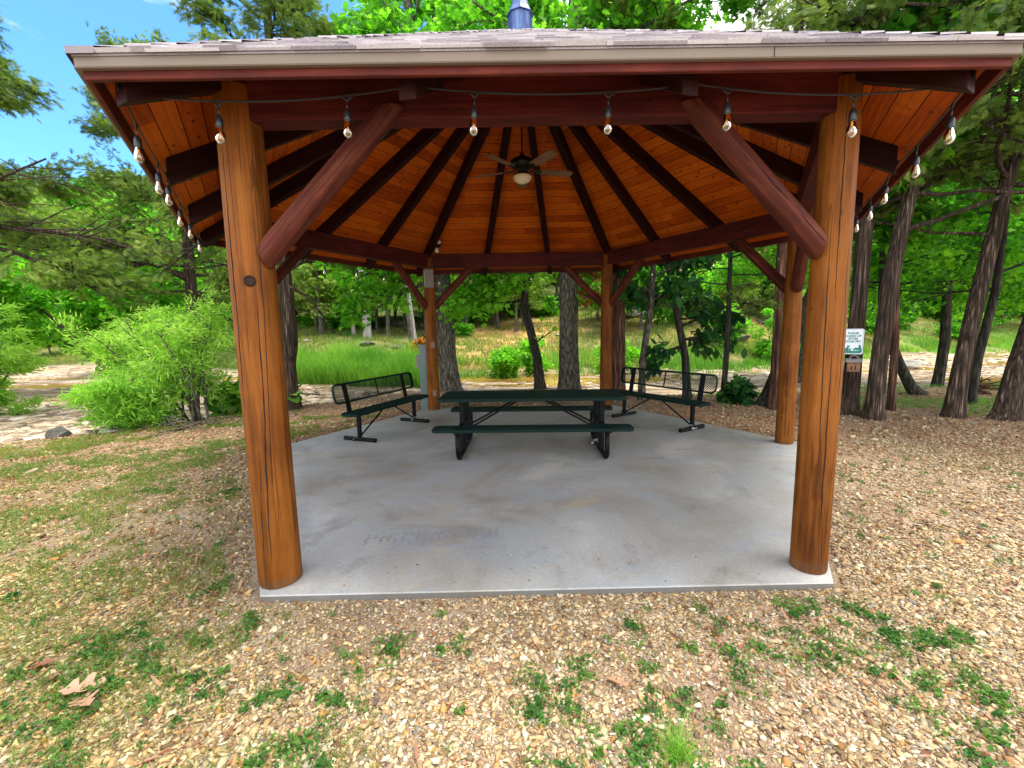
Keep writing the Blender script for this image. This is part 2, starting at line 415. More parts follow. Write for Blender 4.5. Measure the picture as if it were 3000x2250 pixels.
M['bark_grey'] = bark_mat('grey_plated_bark', (.035, .032, .028), (.14, .125, .10), (.27, .25, .21), .1, (11, 11, 3.0))
M['bark_mossy'] = bark_mat('dark_mossy_bark', (.014, .013, .010), (.05, .045, .035), (.12, .11, .09), .7)
M['bark_dead'] = bark_mat('bleached_dead_wood', (.20, .18, .16), (.36, .34, .33), (.55, .54, .53), 0, (14, 14, .7))
M['bark_red'] = bark_mat('reddish_peeling_bark', (.03, .014, .010), (.14, .072, .045), (.30, .18, .12), 0, (18, 18, 1.0))

def leaf_mat(name, c0, c1, c2, trans=.45, rough=.5):
    t = NT(name); a = t.attr('tint')
    c = t.ramp(a, [(0.0, c0), (.5, c1), (1.0, c2)])
    d = t.node('ShaderNodeBsdfPrincipled'); t.k(c, d.inputs['Base Color']); d.inputs['Roughness'].default_value = rough
    d.inputs['Specular IOR Level'].default_value = .18
    tl = t.node('ShaderNodeBsdfTranslucent'); br = t.mix(1.0, c, (1.35, 1.5, .75), 'MULTIPLY'); t.k(br, tl.inputs['Color'])
    m = t.node('ShaderNodeMixShader'); m.inputs[0].default_value = trans; o = t.node('ShaderNodeOutputMaterial')
    t.k(d.outputs[0], m.inputs[1]); t.k(tl.outputs[0], m.inputs[2]); t.k(m.outputs[0], o.inputs['Surface']); return t.m
M['leaf_oak'] = leaf_mat('oak_leaf', (.03, .13, .012), (.09, .31, .02), (.23, .52, .04), .6)
M['leaf_maple'] = leaf_mat('maple_leaf', (.016, .085, .010), (.06, .23, .018), (.18, .44, .03), .6)
M['leaf_dark'] = leaf_mat('hickory_leaf', (.010, .055, .018), (.022, .10, .025), (.055, .18, .03), .4, .35)
M['leaf_cedar'] = leaf_mat('cedar_needles', (.04, .085, .018), (.11, .18, .03), (.22, .30, .055), .4)
M['leaf_cedar_far'] = leaf_mat('cedar_needles_far', (.05, .12, .018), (.14, .25, .028), (.28, .38, .05), .4)
M['leaf_willow'] = leaf_mat('willow_leaf', (.10, .27, .03), (.26, .50, .06), (.50, .70, .14), .5)
M['leaf_rust'] = leaf_mat('rust_leaf', (.20, .05, .012), (.36, .10, .025), (.5, .2, .04), .35)
M['grass'] = leaf_mat('lush_grass', (.045, .16, .02), (.13, .34, .03), (.40, .54, .10), .4)
M['grass_dry'] = leaf_mat('dry_grass', (.06, .16, .02), (.13, .21, .035), (.42, .29, .09), .4)
M['weed'] = leaf_mat('weed_leaf', (.022, .085, .016), (.05, .15, .025), (.13, .24, .04), .4)
M['litter'] = leaf_mat('brown_leaf', (.14, .055, .03), (.30, .14, .08), (.5, .30, .2), .2)

# ------------------------------------------------------------ terrain
def vnoise(x, y, seed=0):
    x = np.asarray(x, float); y = np.asarray(y, float)
    xi = np.floor(x).astype(np.int64); yi = np.floor(y).astype(np.int64); xf = x - xi; yf = y - yi
    def h(a, b):
        n = (a * 374761393 + b * 668265263 + seed * 69069) & 0x7fffffff
        n = ((n ^ (n >> 13)) * 1274126177) & 0x7fffffff
        return ((n ^ (n >> 16)) & 0xffff) / 65535.0
    u = xf * xf * (3 - 2 * xf); v = yf * yf * (3 - 2 * yf)
    return (h(xi, yi) * (1 - u) + h(xi + 1, yi) * u) * (1 - v) + (h(xi, yi + 1) * (1 - u) + h(xi + 1, yi + 1) * u) * v
def fbm(x, y, seed=0, o=4):
    s = 0; a = .5; t = 0
    for i in range(o): s = s + a * vnoise(x * 2 ** i, y * 2 ** i, seed + i); t += a; a *= .5
    return s / t
def sstep(a, b, x): t = np.clip((x - a) / (b - a), 0, 1); return t * t * (3 - 2 * t)
XB = [-60, -25, -14, -12, -8, -6.5, -5, -3, 0, 1.5, 2.5, 5, 7, 10, 20, 60]
YB = [-9, -6, -3, -1.5, 1.0, 2.4, 4.2, 6.0, 6.3, 6.1, 4.7, 4.4, 4.6, 4.8, 6, 9]
TF = [-1.6, -1.17, -.91, -.58, -.49, -.22, -.11, .06, .2, .31, .52, .63, .84, 1.17, 1.7]
DF = [30, 30, 31, 22, 15.8, 16, 20.5, 21, 21, 20.5, 21, 22, 26, 30, 32]
TK = [-1.6, -.7, -.5, -.2, -.05, .12, .3, .6, 1.1, 1.7]
KK = [.17, .16, .125, .13, .15, .17, .235, .25, .21, .2]
def bank_y(x): return np.interp(x, XB, YB)
def terrain(x, y):
    """height of the ground and the masks (creek, far side)"""
    x = np.asarray(x, float); y = np.asarray(y, float)
    D = y + 5.96; Ds = np.maximum(D, .5); t = np.clip((x + .23) / Ds, -1.7, 1.7)
    s = (y - bank_y(x) + .5 * (fbm(x * .6, y * .6, 3) - .5))
    s = np.where((x < -6) & (y < bank_y(x)), np.minimum(s, 0), s)
    near = -.048 + .04 * (fbm(x * .5, y * .5, 11) - .5) * sstep(3.9, 6, np.hypot(x, y))
    creek = sstep(0, 1.9, s)
    led = fbm(x * .22 + 5, y * .55, 21, 4)
    steps = np.floor(led * 9) / 9 * .55 + (led * 9 % 1) ** 4 / 9 * .55
    bed = -.43 + .22 * sstep(-5.5, -8, x) * (1 - sstep(4, 12, s)) + .55 * (steps - .27) + .05 * (fbm(x * 2, y * 2, 31) - .5)
    h = near * (1 - creek) + bed * creek
    Df = np.interp(t, TF, DF); k = np.interp(t, TK, KK)
    far = sstep(-1.2, 1.0, (D - Df) + 1.5 * (fbm(x * .4, y * .4, 41) - .5)) * (s > 0)
    q = np.maximum(D - Df, 0)
    hill = -.22 + k * q + .16 * np.maximum(D - 46, 0) * .9 + .55 * (fbm(x * .16, y * .16, 51, 5) - .5) * sstep(0, 8, q) + .12 * (fbm(x, y, 61) - .5)
    h = h * (1 - far) + hill * far
    return h, creek * (1 - far), far
def gz(x, y): return float(terrain(np.array([x]), np.array([y]))[0][0])

def ground():
    n = 520
    a = np.linspace(-1, 1, n); X = np.sign(a) * (np.abs(a) * 26 + 150 * np.abs(a) ** 5)
    b = np.linspace(0, 1, n + 60); Y = -14 + 50 * b + 150 * b ** 5
    GX, GY = np.meshgrid(X, Y); H, cr, fa = terrain(GX, GY)
    V = np.stack([GX, GY, H], -1).reshape(-1, 3)
    ny, nx = GX.shape; i = (np.arange(ny - 1)[:, None] * nx + np.arange(nx - 1)[None]).ravel()
    F = np.stack([i, i + 1, i + nx + 1, i + nx], -1)
    me = mesh_np('ground', V, F)
    D = GY + 5.96; t = (GX + .23) / np.maximum(D, .5)
    grass = np.zeros_like(GX)
    sandy = np.exp(-((t - .02) / .11) ** 2 - ((D - 31) / 9) ** 2) + .5 * np.exp(-((t - .55) / .3) ** 2 - ((D - 34) / 10) ** 2) + .8 * np.exp(-((t + .03) / .12) ** 2 - ((D - 22) / 3) ** 2)
    # mulch of chips round the slab's back and right
    rr = np.hypot(GX, GY); mul = sstep(-2.2, 1.2, GY + .8 * (fbm(GX * .7, GY * .7, 71) - .5)) * (1 - sstep(6.2, 8.2, rr)) * (1 - fa) * (1 - cr)
    mul = np.maximum(mul, .8 * sstep(4.5, 6, GX) * sstep(-4.5, -1.5, GY) * (1 - cr) * (1 - fa))
    wild = fa
    attr = me.attributes.new('mask', 'FLOAT_COLOR', 'POINT')
    A = np.stack([wild, cr, mul, np.clip(sandy, 0, 1)], -1).reshape(-1).astype(np.float32)
    attr.data.foreach_set('color', A)
    a2 = me.attributes.new('turf', 'FLOAT', 'POINT'); a2.data.foreach_set('value', (sstep(-.25, -1.1, t) * (1 - sstep(8.5, 10.5, D))).ravel().astype(np.float32))
    t_ = NT('gravel_and_hillside_ground')
    mk = t_.node('ShaderNodeAttribute'); mk.attribute_name = 'mask'
    sp = t_.node('ShaderNodeSeparateColor'); t_.k(mk.outputs['Color'], sp.inputs[0])
    wild_, cr_, mul_, sand_ = sp.outputs[0], sp.outputs[1], sp.outputs[2], mk.outputs['Alpha']
    v = t_.coords('Object')
    # gravel
    wv = t_.node('ShaderNodeVectorMath', operation='ADD'); t_.k(v, wv.inputs[0])
    wsc = t_.node('ShaderNodeVectorMath', operation='SCALE'); t_.k(t_.noise(v, 9, 2, .5, 0, 'Color'), wsc.inputs[0]); wsc.inputs['Scale'].default_value = .05
    t_.k(wsc.outputs[0], wv.inputs[1]); v2 = wv.outputs[0]
    vc = t_.vor(v2, 75, 'F1', 'Color'); ve = t_.vor(v2, 75, 'DISTANCE_TO_EDGE')
    vc2 = t_.vor(v2, 170, 'F1', 'Color'); ve2 = t_.vor(v2, 170, 'DISTANCE_TO_EDGE')
    s1 = t_.node('ShaderNodeSeparateColor'); t_.k(vc, s1.inputs[0]); s2 = t_.node('ShaderNodeSeparateColor'); t_.k(vc2, s2.inputs[0])
    pal = [(0, (.20, .12, .065)), (.2, (.36, .25, .14)), (.45, (.42, .31, .19)), (.7, (.50, .40, .28)), (.88, (.55, .50, .42)), (.97, (.34, .30, .28)), (1.0, (.38, .17, .06))]
    c1 = t_.ramp(s1.outputs[0], pal); c2 = t_.ramp(s2.outputs[1], pal)
    gap1 = t_.ramp(ve, [(.02, 0.0), (.10, 1.0)]); gap2 = t_.ramp(ve2, [(.02, 0.0), (.12, 1.0)])
    big = t_.math('GREATER_THAN', s1.outputs[2], .45)
    fines = t_.mix(gap2, (.085, .05, .03), c2); stones = t_.mix(gap1, (.07, .04, .025), c1)
    gravel = t_.mix(big, fines, stones)
    dirt = t_.ramp(t_.noise(v, .9, 6, .7), [(.40, 0.0), (.58, 1.0)])
    gravel = t_.mix(t_.math('MULTIPLY', dirt, .7), gravel, (.15, .095, .06))
    gravel = t_.mix(t_.math('MULTIPLY', t_.attr('turf'), t_.ramp(t_.noise(v, 5, 7, .75), [(.42, 0.0), (.62, .8)])), gravel, (.17, .145, .05))
    # brown chips
    chips = t_.ramp(t_.vor(t_.coords('Object', (1, 1.6, 1)), 34, 'F1', 'Color'), [(0, (.06, .03, .018)), (.4, (.17, .09, .05)), (.75, (.32, .19, .115)), (1, (.48, .36, .26))])
    gravel = t_.mix(t_.math('MULTIPLY', mul_, .8), gravel, chips)
    # creek limestone
    lime = t_.ramp(t_.noise(t_.coords('Object', (.35, 1.3, 6)), 1.4, 8, .62, .4), [(.32, (.10, .065, .04)), (.44, (.26, .185, .115)), (.56, (.42, .32, .22)), (.72, (.60, .51, .38))])
    lv = t_.ramp(t_.vor(t_.coords('Object', (.7, 1.8, 1)), 2.6, 'DISTANCE_TO_EDGE'), [(.0, .45), (.06, 1.0)])
    lime = t_.mix(1.0, lime, lv, 'MULTIPLY')
    alg = t_.ramp(t_.noise(v, .8, 6, .7), [(.60, 0.0), (.70, 1.0)])
    lime = t_.mix(t_.math('MULTIPLY', alg, .5), lime, (.16, .22, .08))
    # hillside: dry grass, green grass, litter, red earth
    n1 = t_.noise(v, .45, 6, .65); n2 = t_.noise(t_.coords('Object', (1, .6, 1), (9, 2, 0)), 1.1, 7, .7)
    hillc = t_.ramp(n2, [(.34, (.035, .05, .016)), (.48, (.085, .11, .028)), (.60, (.17, .155, .05)), (.72, (.36, .23, .09)), (.82, (.46, .29, .14))])
    hillc = t_.mix(t_.math('MULTIPLY', t_.ramp(n1, [(.50, 0.0), (.64, 1.0)]), .7), hillc, (.10, .18, .03))
    hillc = t_.mix(t_.math('MULTIPLY', t_.ramp(t_.noise(v, .8, 5, .7), [(.62, 0.0), (.70, 1.0)]), .6), hillc, (.15, .125, .10))
    hillc = t_.mix(t_.math('MULTIPLY', sand_, t_.ramp(n2, [(.35, .2), (.6, 1.0)])), hillc, (.66, .36, .14))
    c = t_.mix(cr_, gravel, lime); c = t_.mix(wild_, c, hillc)
    hgt = t_.math('MINIMUM', ve, .25)
    M['ground'] = t_.out(c, .92, 0, .2, t_.bump(hgt, .5, .012))
    o = link('ground', me, M['ground'], smooth=True); o['kind'] = 'structure'
ground()

# shallow creek water lying in the hollows of the bed
def water():
    xs = np.linspace(-40, 48, 60); ys = np.linspace(2, 30, 30); GX, GY = np.meshgrid(xs, ys)
    V = np.stack([GX, GY, np.full_like(GX, -.452)], -1).reshape(-1, 3)
    nx = 60; i = (np.arange(29)[:, None] * nx + np.arange(59)[None]).ravel()
    me = mesh_np('creek_water', V, np.stack([i, i + 1, i + nx + 1, i + nx], -1))
    t = NT('shallow_amber_water'); n = t.noise(t.coords('Object', (1, 2.5, 1)), 4, 4, .6)
    c = t.ramp(t.noise(t.coords('Object'), .5, 4, .6), [(.35, (.20, .10, .025)), (.65, (.46, .25, .075))])
    o = link('creek_water', me, t.out(c, .12, 0, .3, t.bump(n, .12, .02))); o['kind'] = 'structure'
water()

# concrete slab: a hexagon as sides run, 13 cm thick
R_SLAB = 3.84
def hexpt(k, R, z=0.0):
    a = math.radians([-120, -60, 0, 60, 120, 180][k % 6]); return Vector((R * math.cos(a), R * math.sin(a), z))
b = MB()
def sl(k, R, z):
    p = hexpt(k, R, z)
    if k in (0, 1): p.x *= .965; p.y -= .01
    return p
V = [sl(k, R_SLAB, -.16) for k in range(6)] + [sl(k, R_SLAB, -.007) for k in range(6)] + [sl(k, R_SLAB - .008, 0) for k in range(6)]
F = [(5, 4, 3, 2, 1, 0), (12, 13, 14, 15, 16, 17)] + [(i, (i + 1) % 6, (i + 1) % 6 + 6, i + 6) for i in range(6)] + [(i + 6, (i + 1) % 6 + 6, (i + 1) % 6 + 12, i + 12) for i in range(6)]
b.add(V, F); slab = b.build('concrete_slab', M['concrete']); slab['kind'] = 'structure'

# ------------------------------------------------------------ pavilion
PAV = empty('pavilion', (0, 0, 0), 0, 'open six-sided timber pavilion with round log posts and a shingle roof over the concrete slab', 'pavilion')
R_POST = 3.63
S_H = .5625                                   # fall of the roof per metre of corner radius
def zu(Rc): return 5.06 - .538 * Rc            # underside of the rafters
def zc(Rc): return zu(Rc) + .19              # underside of the plank ceiling
def zt(Rc): return 5.340 - .5470 * Rc           # top of the decking

def log_mesh(L, r0, r1, k=40, n=40, seed=0, flat=None):
    g = rng(seed); z = np.linspace(0, L, n); a = np.arange(k) * 2 * np.pi / k
    P = np.stack([np.zeros(n), np.zeros(n), z], -1)
    disp = .025 * (fbm(np.cos(a)[None] * 1.2 + 5 + z[:, None] * .5, np.sin(a)[None] * 1.2 + seed + z[:, None] * .35, seed, 3) - .5)
    disp += .018 * (fbm(np.cos(a)[None] * 3 + 9, np.sin(a)[None] * 3 + z[:, None] * .3, seed + 4, 2) - .5)
    r = np.linspace(r0, r1, n) * (1 + .02 * np.sin(z * 2.1 + seed))
    r[0] *= .965; P[1, 2] = .012
    if n > 4: r[-1] *= .95; P[-2, 2] = L - .012
    V, Fq = tube_np(P, r, k, disp)
    return V, Fq
def add_log(name, L, r0, r1, mat, parent, Mx, seed, k=40, n=40):
    V, Fq = log_mesh(L, r0, r1, k, n, seed)
    m = MB(); m.add(V.tolist(), [tuple(f) for f in Fq.tolist()])
    m.add(V[:k].tolist(), [tuple(range(k - 1, -1, -1))]); m.add(V[-k:].tolist(), [tuple(range(k))])
    return m.build(name, mat, parent, Mx, smooth=True)
def smooth_caps(o):
    for p in o.data.polygons:
        if len(p.vertices) > 8: p.use_smooth = False
for k in range(6):
    p = hexpt(k, R_POST, 0.004)
    rp_ = [.137, .113, .115, .125, .128, .130][k]
    o = add_log('post', 3.10, rp_, rp_ * .90, M['post'], PAV, Matrix.Translation(p) @ Matrix.Rotation(1.3 * k, 4, 'Z'), 10 + k, 48, 46)
    smooth_caps(o)
    if k == 0: o['label'] = 'front post with a round knot hole and a long crack'
# knot hole on the front-left post (a small dark burl on its camera side)
kp = hexpt(0, R_POST, 1.985) + Vector((.045, -.123, 0))
bk = MB(); bk.lathe([(.036, -.02), (.033, .010), (.026, .014), (.018, .009), (.002, .010)], 14, Matrix.Translation(kp) @ Matrix.Rotation(math.radians(90), 4, 'X') @ Matrix.Rotation(.4, 4, 'Y'))
bk.build('knot', simple('dark_knot', (.018, .007, .003), .7, 0, .3, 120, .7, .6), PAV)

# drying cracks that wander down the front posts
gk = random.Random(12)
for k, az, z0, z1, w in ((0, -82, .05, 1.95, .0042), (0, -60, .6, 3.0, .0026), (0, -118, 1.2, 2.9, .0030), (0, -100, .02, .9, .0022), (1, -95, .03, 1.5, .0036), (1, -120, .4, 2.4, .0026), (1, -70, .9, 2.2, .0022), (1, -104, 1.8, 3.0, .0030), (2, -120, .1, 1.7, .0030), (4, -100, .2, 1.8, .0028)):
    pc = hexpt(k, R_POST, 0); rp_ = [.137, .113, .115, .125, .128, .130][k]; P = []; R_ = []; a = az; nn = 26
    for i in range(nn):
        z = z0 + (z1 - z0) * i / (nn - 1); a += gk.gauss(0, .9) + (1.1 if k == 0 else -.5) * (z1 - z0) / 3; r = (rp_ * (1 - .10 * z / 3.1)) * (1 + .02 * math.sin(z * 2.1 + 10 + k)) - .0005
        P.append((pc.x + r * math.cos(math.radians(a)), pc.y + r * math.sin(math.radians(a)), z)); R_.append(w * (.25 + math.sin(math.pi * i / (nn - 1))) * gk.uniform(.7, 1.2))
    mm = MB(); mm.tube(P, R_, 6); mm.build('crack', M['slot'], PAV)

def box_along(name, A, B, w, z0, z1, mat, parent, bevel=.006, ext0=0, ext1=0, w2=None):
    """level timber from A to B (horizontal), local x runs along it"""
    A = Vector((A[0], A[1], 0)); B = Vector((B[0], B[1], 0)); d = (B - A); L = d.length; d.normalize()
    ang = math.atan2(d.y, d.x); Mx = Matrix.Translation((A.x, A.y, 0)) @ Matrix.Rotation(ang, 4, 'Z')
    m = MB(); m.box(-ext0, L + ext1, -w / 2, w / 2, z0, z1); return m.build(name, mat, parent, Mx, bevel=bevel)
ZB0, ZB1 = 2.905, 3.165
for k in range(6):
    A = hexpt(k, R_POST); B = hexpt(k + 1, R_POST)
    box_along('beam', A, B, .135, ZB0 - .0015 * (k % 2), ZB1 + .0015 * (k % 2), M['beam'], PAV, .008, -.05, -.05)
    d = (B - A).normalized()
    for (P0, dd) in ((A, d), (B, -d)):
        nrm = Vector(((A + B) / 2).normalized()); nrm.z = 0
        lo = P0 + dd * .15 + nrm * .035 + Vector((0, 0, 2.185)); hi = P0 + dd * .955 + nrm * .055 + Vector((0, 0, 3.0))
        x = (hi - lo); L = x.length; Rq = x.to_track_quat('X', 'Z').to_matrix().to_4x4()
        Mx = Matrix.Translation(lo) @ Rq
        V, Fq = log_mesh(L, .074, .069, 32, 14, 50 + k * 2 + (dd.x > 0))
        V = np.stack([V[:, 2], V[:, 0], V[:, 1]], -1)
        m = MB(); kk = 32; n = 14
        # cut the lower end plumb against the post and the upper end plumb on the beam
        Vw = np.array([tuple(Mx @ Vector(p)) for p in V]); ax = np.array(x.normalized())
        ddn = np.array(dd); P0n = np.array(P0)
        for end, tgt in ((0, .075), (1, .93)):
            idx = np.arange(kk) if end == 0 else np.arange((n - 1) * kk, n * kk)
            idx2 = np.arange(kk, 2 * kk) if end == 0 else np.arange((n - 2) * kk, (n - 1) * kk)
            along = (Vw[idx] - P0n) @ ddn; slope = ax @ ddn
            if end:
                Vw[idx] += ax[None] * ((2.965 - Vw[idx][:, 2]) / ax[2] * .9)[:, None]; Vw[idx2] += ax[None] * ((2.95 - Vw[idx2][:, 2]) / ax[2] * .88)[:, None]
                continue
            Vw[idx] += ax[None] * ((tgt - along) / slope * .55)[:, None]
            Vw[idx2] += ax[None] * ((tgt - ((Vw[idx2] - P0n) @ ddn)) / slope * .25)[:, None]
        Mi = Mx.inverted(); Vl = [tuple(Mi @ Vector(p)) for p in Vw]
        F4 = [tuple(f) for f in Fq.tolist()]
        m.add(Vl, F4); m.add(Vl[:kk], [tuple(range(kk - 1, -1, -1))]); m.add(Vl[-kk:], [tuple(range(kk))])
        o = m.build('brace', M['brace'], PAV, Mx, smooth=True); smooth_caps(o)

# rafters: six hips and two between each pair, all running up to the peak
R_END = 4.20
def rafter(az, w, depth, zf, name='rafter'):
    """zf(r): underside height at horizontal distance r along this azimuth, r_end chosen outside"""
    r0, r1 = .10, zf['r1']; z0 = zf['z'](r0); z1 = zf['z'](r1)
    sl = math.atan2(z1 - z0, r1 - r0)
    Mx = Matrix.Rotation(az, 4, 'Z') @ Matrix.Translation((r0, 0, z0)) @ Matrix.Rotation(-sl, 4, 'Y')
    m = MB(); poly = [(r0, z0), (r1, z1), (r1, z1 + depth), (r0, z0 + depth)]
    m.prism(poly, -w / 2, w / 2, Matrix.Rotation(az, 4, 'Z'))
    return m.build(name, M['rafter'], PAV, Mx, bevel=.004, world=True, seg=1)
for k in range(6):
    rafter(math.radians(60 * k), .105, .235, {'r1': R_END, 'z': lambda r: zu(r)}, 'hip_rafter')
    for s in (-1, 1):
        de = math.atan(.605 / (R_POST * .8660)) * s
        rafter(math.radians(60 * k + 30) + de, .09, .215, {'r1': R_END * .866 / math.cos(de), 'z': lambda r, de=de: zu(r * math.cos(de) / .866)})
m = MB(); m.lathe([(.13, 4.80), (.13, 5.15)], 12); m.build('peak_block', M['rafter'], PAV)

# ceiling panels: planks run parallel to the eaves
for k in range(6):
    A = hexpt(k, 4.30, zc(4.30)); B = hexpt(k + 1, 4.30, zc(4.30)); T = Vector((0, 0, zc(0)))
    mid = (A + B) / 2; x = (B - A).normalized(); y = (T - mid).normalized(); zz = x.cross(y)
    Mx = Matrix(((x.x, y.x, zz.x, mid.x), (x.y, y.y, zz.y, mid.y), (x.z, y.z, zz.z, mid.z), (0, 0, 0, 1)))
    m = MB(); up = zz * .02
    m.add([A, B, T, A + up, B + up, T + up], [(0, 2, 1), (3, 4, 5), (0, 1, 4, 3), (1, 2, 5, 4), (2, 0, 3, 5)])
    m.build('ceiling', M['ceiling'], PAV, Mx, world=True)

def ring_board(name, k, Ro, Ri, z0, z1, mat, slope=0.0):
    A = hexpt(k, Ro); B = hexpt(k + 1, Ro); d = (B - A).normalized(); ang = math.atan2(d.y, d.x)
    Mx = Matrix.Translation((A.x, A.y, (z0 + z1) / 2)) @ Matrix.Rotation(ang, 4, 'Z')
    m = MB(); P = []
    for kk in (k, k + 1):
        P += [hexpt(kk, Ro, z0), hexpt(kk, Ri, z0), hexpt(kk, Ri, z1 + slope), hexpt(kk, Ro, z1)]
    m.add(P, [(0, 3, 2, 1), (4, 5, 6, 7), (0, 4, 7, 3), (3, 7, 6, 2), (2, 6, 5, 1), (1, 5, 4, 0)])
    return m.build(name, mat, PAV, Mx, world=True, bevel=.003, seg=1)
for k in range(6):
    ring_board('eave_board', k, 4.332, 4.302, 2.853, 2.947, M['frieze'])
    ring_board('fascia', k, 4.362, 4.334, 2.893, 2.948, M['fascia'])
    ring_board('fascia_lip', k, 4.365, 4.334, 2.8885, 2.8925, M['fascia'])
    mj = hexpt(k, 4.363).lerp(hexpt(k + 1, 4.363), .735)
    if k == 0:
        mm = MB(); mm.box(mj.x - .0012, mj.x + .0012, mj.y - .0018, mj.y + .004, 2.894, 2.946); mm.build('fascia_joint', M['slot'], PAV)

# roof of shingles
def roof():
    Re = 4.368
    V = [hexpt(k, Re, zt(Re)) for k in range(6)] + [Vector((0, 0, zt(0)))]
    V2 = [p - Vector((0, 0, .014)) for p in V]
    m = MB(); m.add(V + V2, [(k, (k + 1) % 6, 6) for k in range(6)] + [((k + 1) % 6 + 7, k + 7, 13) for k in range(6)] + [(k, k + 7, (k + 1) % 6 + 7, (k + 1) % 6) for k in range(6)], .3)
    g = random.Random(5)
    for k in range(6):
        A = hexpt(k, Re, zt(Re)); B = hexpt(k + 1, Re, zt(Re)); T = Vector((0, 0, zt(0))); mid = (A + B) / 2
        x = (B - A).normalized(); y = (T - mid).normalized(); n = x.cross(y); L = (T - mid).length; half = (B - A).length / 2
        c = 0; yy = -.014
        while yy < L - .2:
            for lay in (0, 1):
                u = -half - .1 + g.random() * .2
                while u < half:
                    w = g.uniform(.10, .26) if lay else g.uniform(.28, .34)
                    ok = lay == 0 or g.random() < .5
                    y0 = yy - (0 if lay == 0 else -.002) + g.uniform(-.005, .005)
                    lim = half * (1 - max(y0, 0) / L) + .012; u0 = max(u, -lim); u1 = min(u + w - .004, lim)
                    if ok and u1 - u0 > .03:
                        h0 = .010 + .007 * lay + g.uniform(0, .006); h1 = .002
                        y1 = yy + .15; lim1 = half * (1 - max(y1, 0) / L) + .012
                        a0, a1 = max(u0, -lim1), min(u1, lim1)
                        if a1 > a0:
                            P = [mid + x * u0 + y * y0, mid + x * u1 + y * y0, mid + x * a1 + y * y1, mid + x * a0 + y * y1]
                            Q = [P[0] + n * h0, P[1] + n * h0, P[2] + n * h1, P[3] + n * h1]
                            m.add(P + Q, [(4, 5, 6, 7), (0, 1, 5, 4), (1, 2, 6, 5), (3, 0, 4, 7)], g.random())
                    u += w
            yy += .138
        # ridge caps along the hip
        H0 = hexpt(k, Re + .02, zt(Re + .02)); hd = (T - H0).normalized(); HL = (T - H0).length
        nA = (hexpt(k + 1, 1) - hexpt(k, 1)).normalized(); nB = (hexpt(k - 1, 1) - hexpt(k, 1)).normalized(); s = 0
        while s < HL - .25:
            P0 = H0 + hd * s; P1 = H0 + hd * (s + .2); up = Vector((0, 0, 1)); e = .13
            l0, l1 = .026 + g.uniform(0, .008), .012
            dz = .0
            QA = nA * e; QB = nB * e
            P = [P0 + up * l0, P0 + QA + up * (l0 - .002), P1 + QA + up * l1, P1 + up * l1, P0 + QB + up * (l0 - .002), P1 + QB + up * l1]
            # the side edges follow the roof planes
            P = P + [P0, P0 + QA, P0 + QB]
            m.add(P, [(0, 1, 2, 3), (4, 0, 3, 5), (6, 7, 1, 0), (8, 6, 0, 4)], g.random())
            s += .13
    return m.build('shingle_roof', M['shingle'], PAV)
roof()
# cupola: eight-sided, blue-patinated, with a flared cap and ball finial
m = MB(); r8 = Matrix.Rotation(math.radians(22.5), 4, 'Z')
m.lathe([(.150, 5.22), (.150, 5.500), (.148, 5.503)], 8, Matrix.Rotation(math.radians(-90), 4, 'Z')); cup = m.build('cupola', M['cupola'], PAV)
m = MB()
for i in range(8):
    a = math.radians(45 * i - 90); m.tube([(.150 * math.cos(a), .150 * math.sin(a), 5.22), (.150 * math.cos(a), .150 * math.sin(a), 5.498)], .005, 6)
m.build('corner_strip', M['cupola'], cup)
m = MB(); m.lathe([(.13, 5.500), (.172, 5.506), (.167, 5.518), (.132, 5.575), (.098, 5.665), (.064, 5.77), (.032, 5.88), (.018, 5.98)], 8, Matrix.Rotation(math.radians(-90), 4, 'Z'))
m.build('cupola_cap', M['cupola'], cup)
m = MB(); m.lathe([(.001, 5.97), (.03, 5.99), (.042, 6.02), (.03, 6.05), (.001, 6.07)], 16); m.build('finial', M['cupola'], cup, smooth=True)

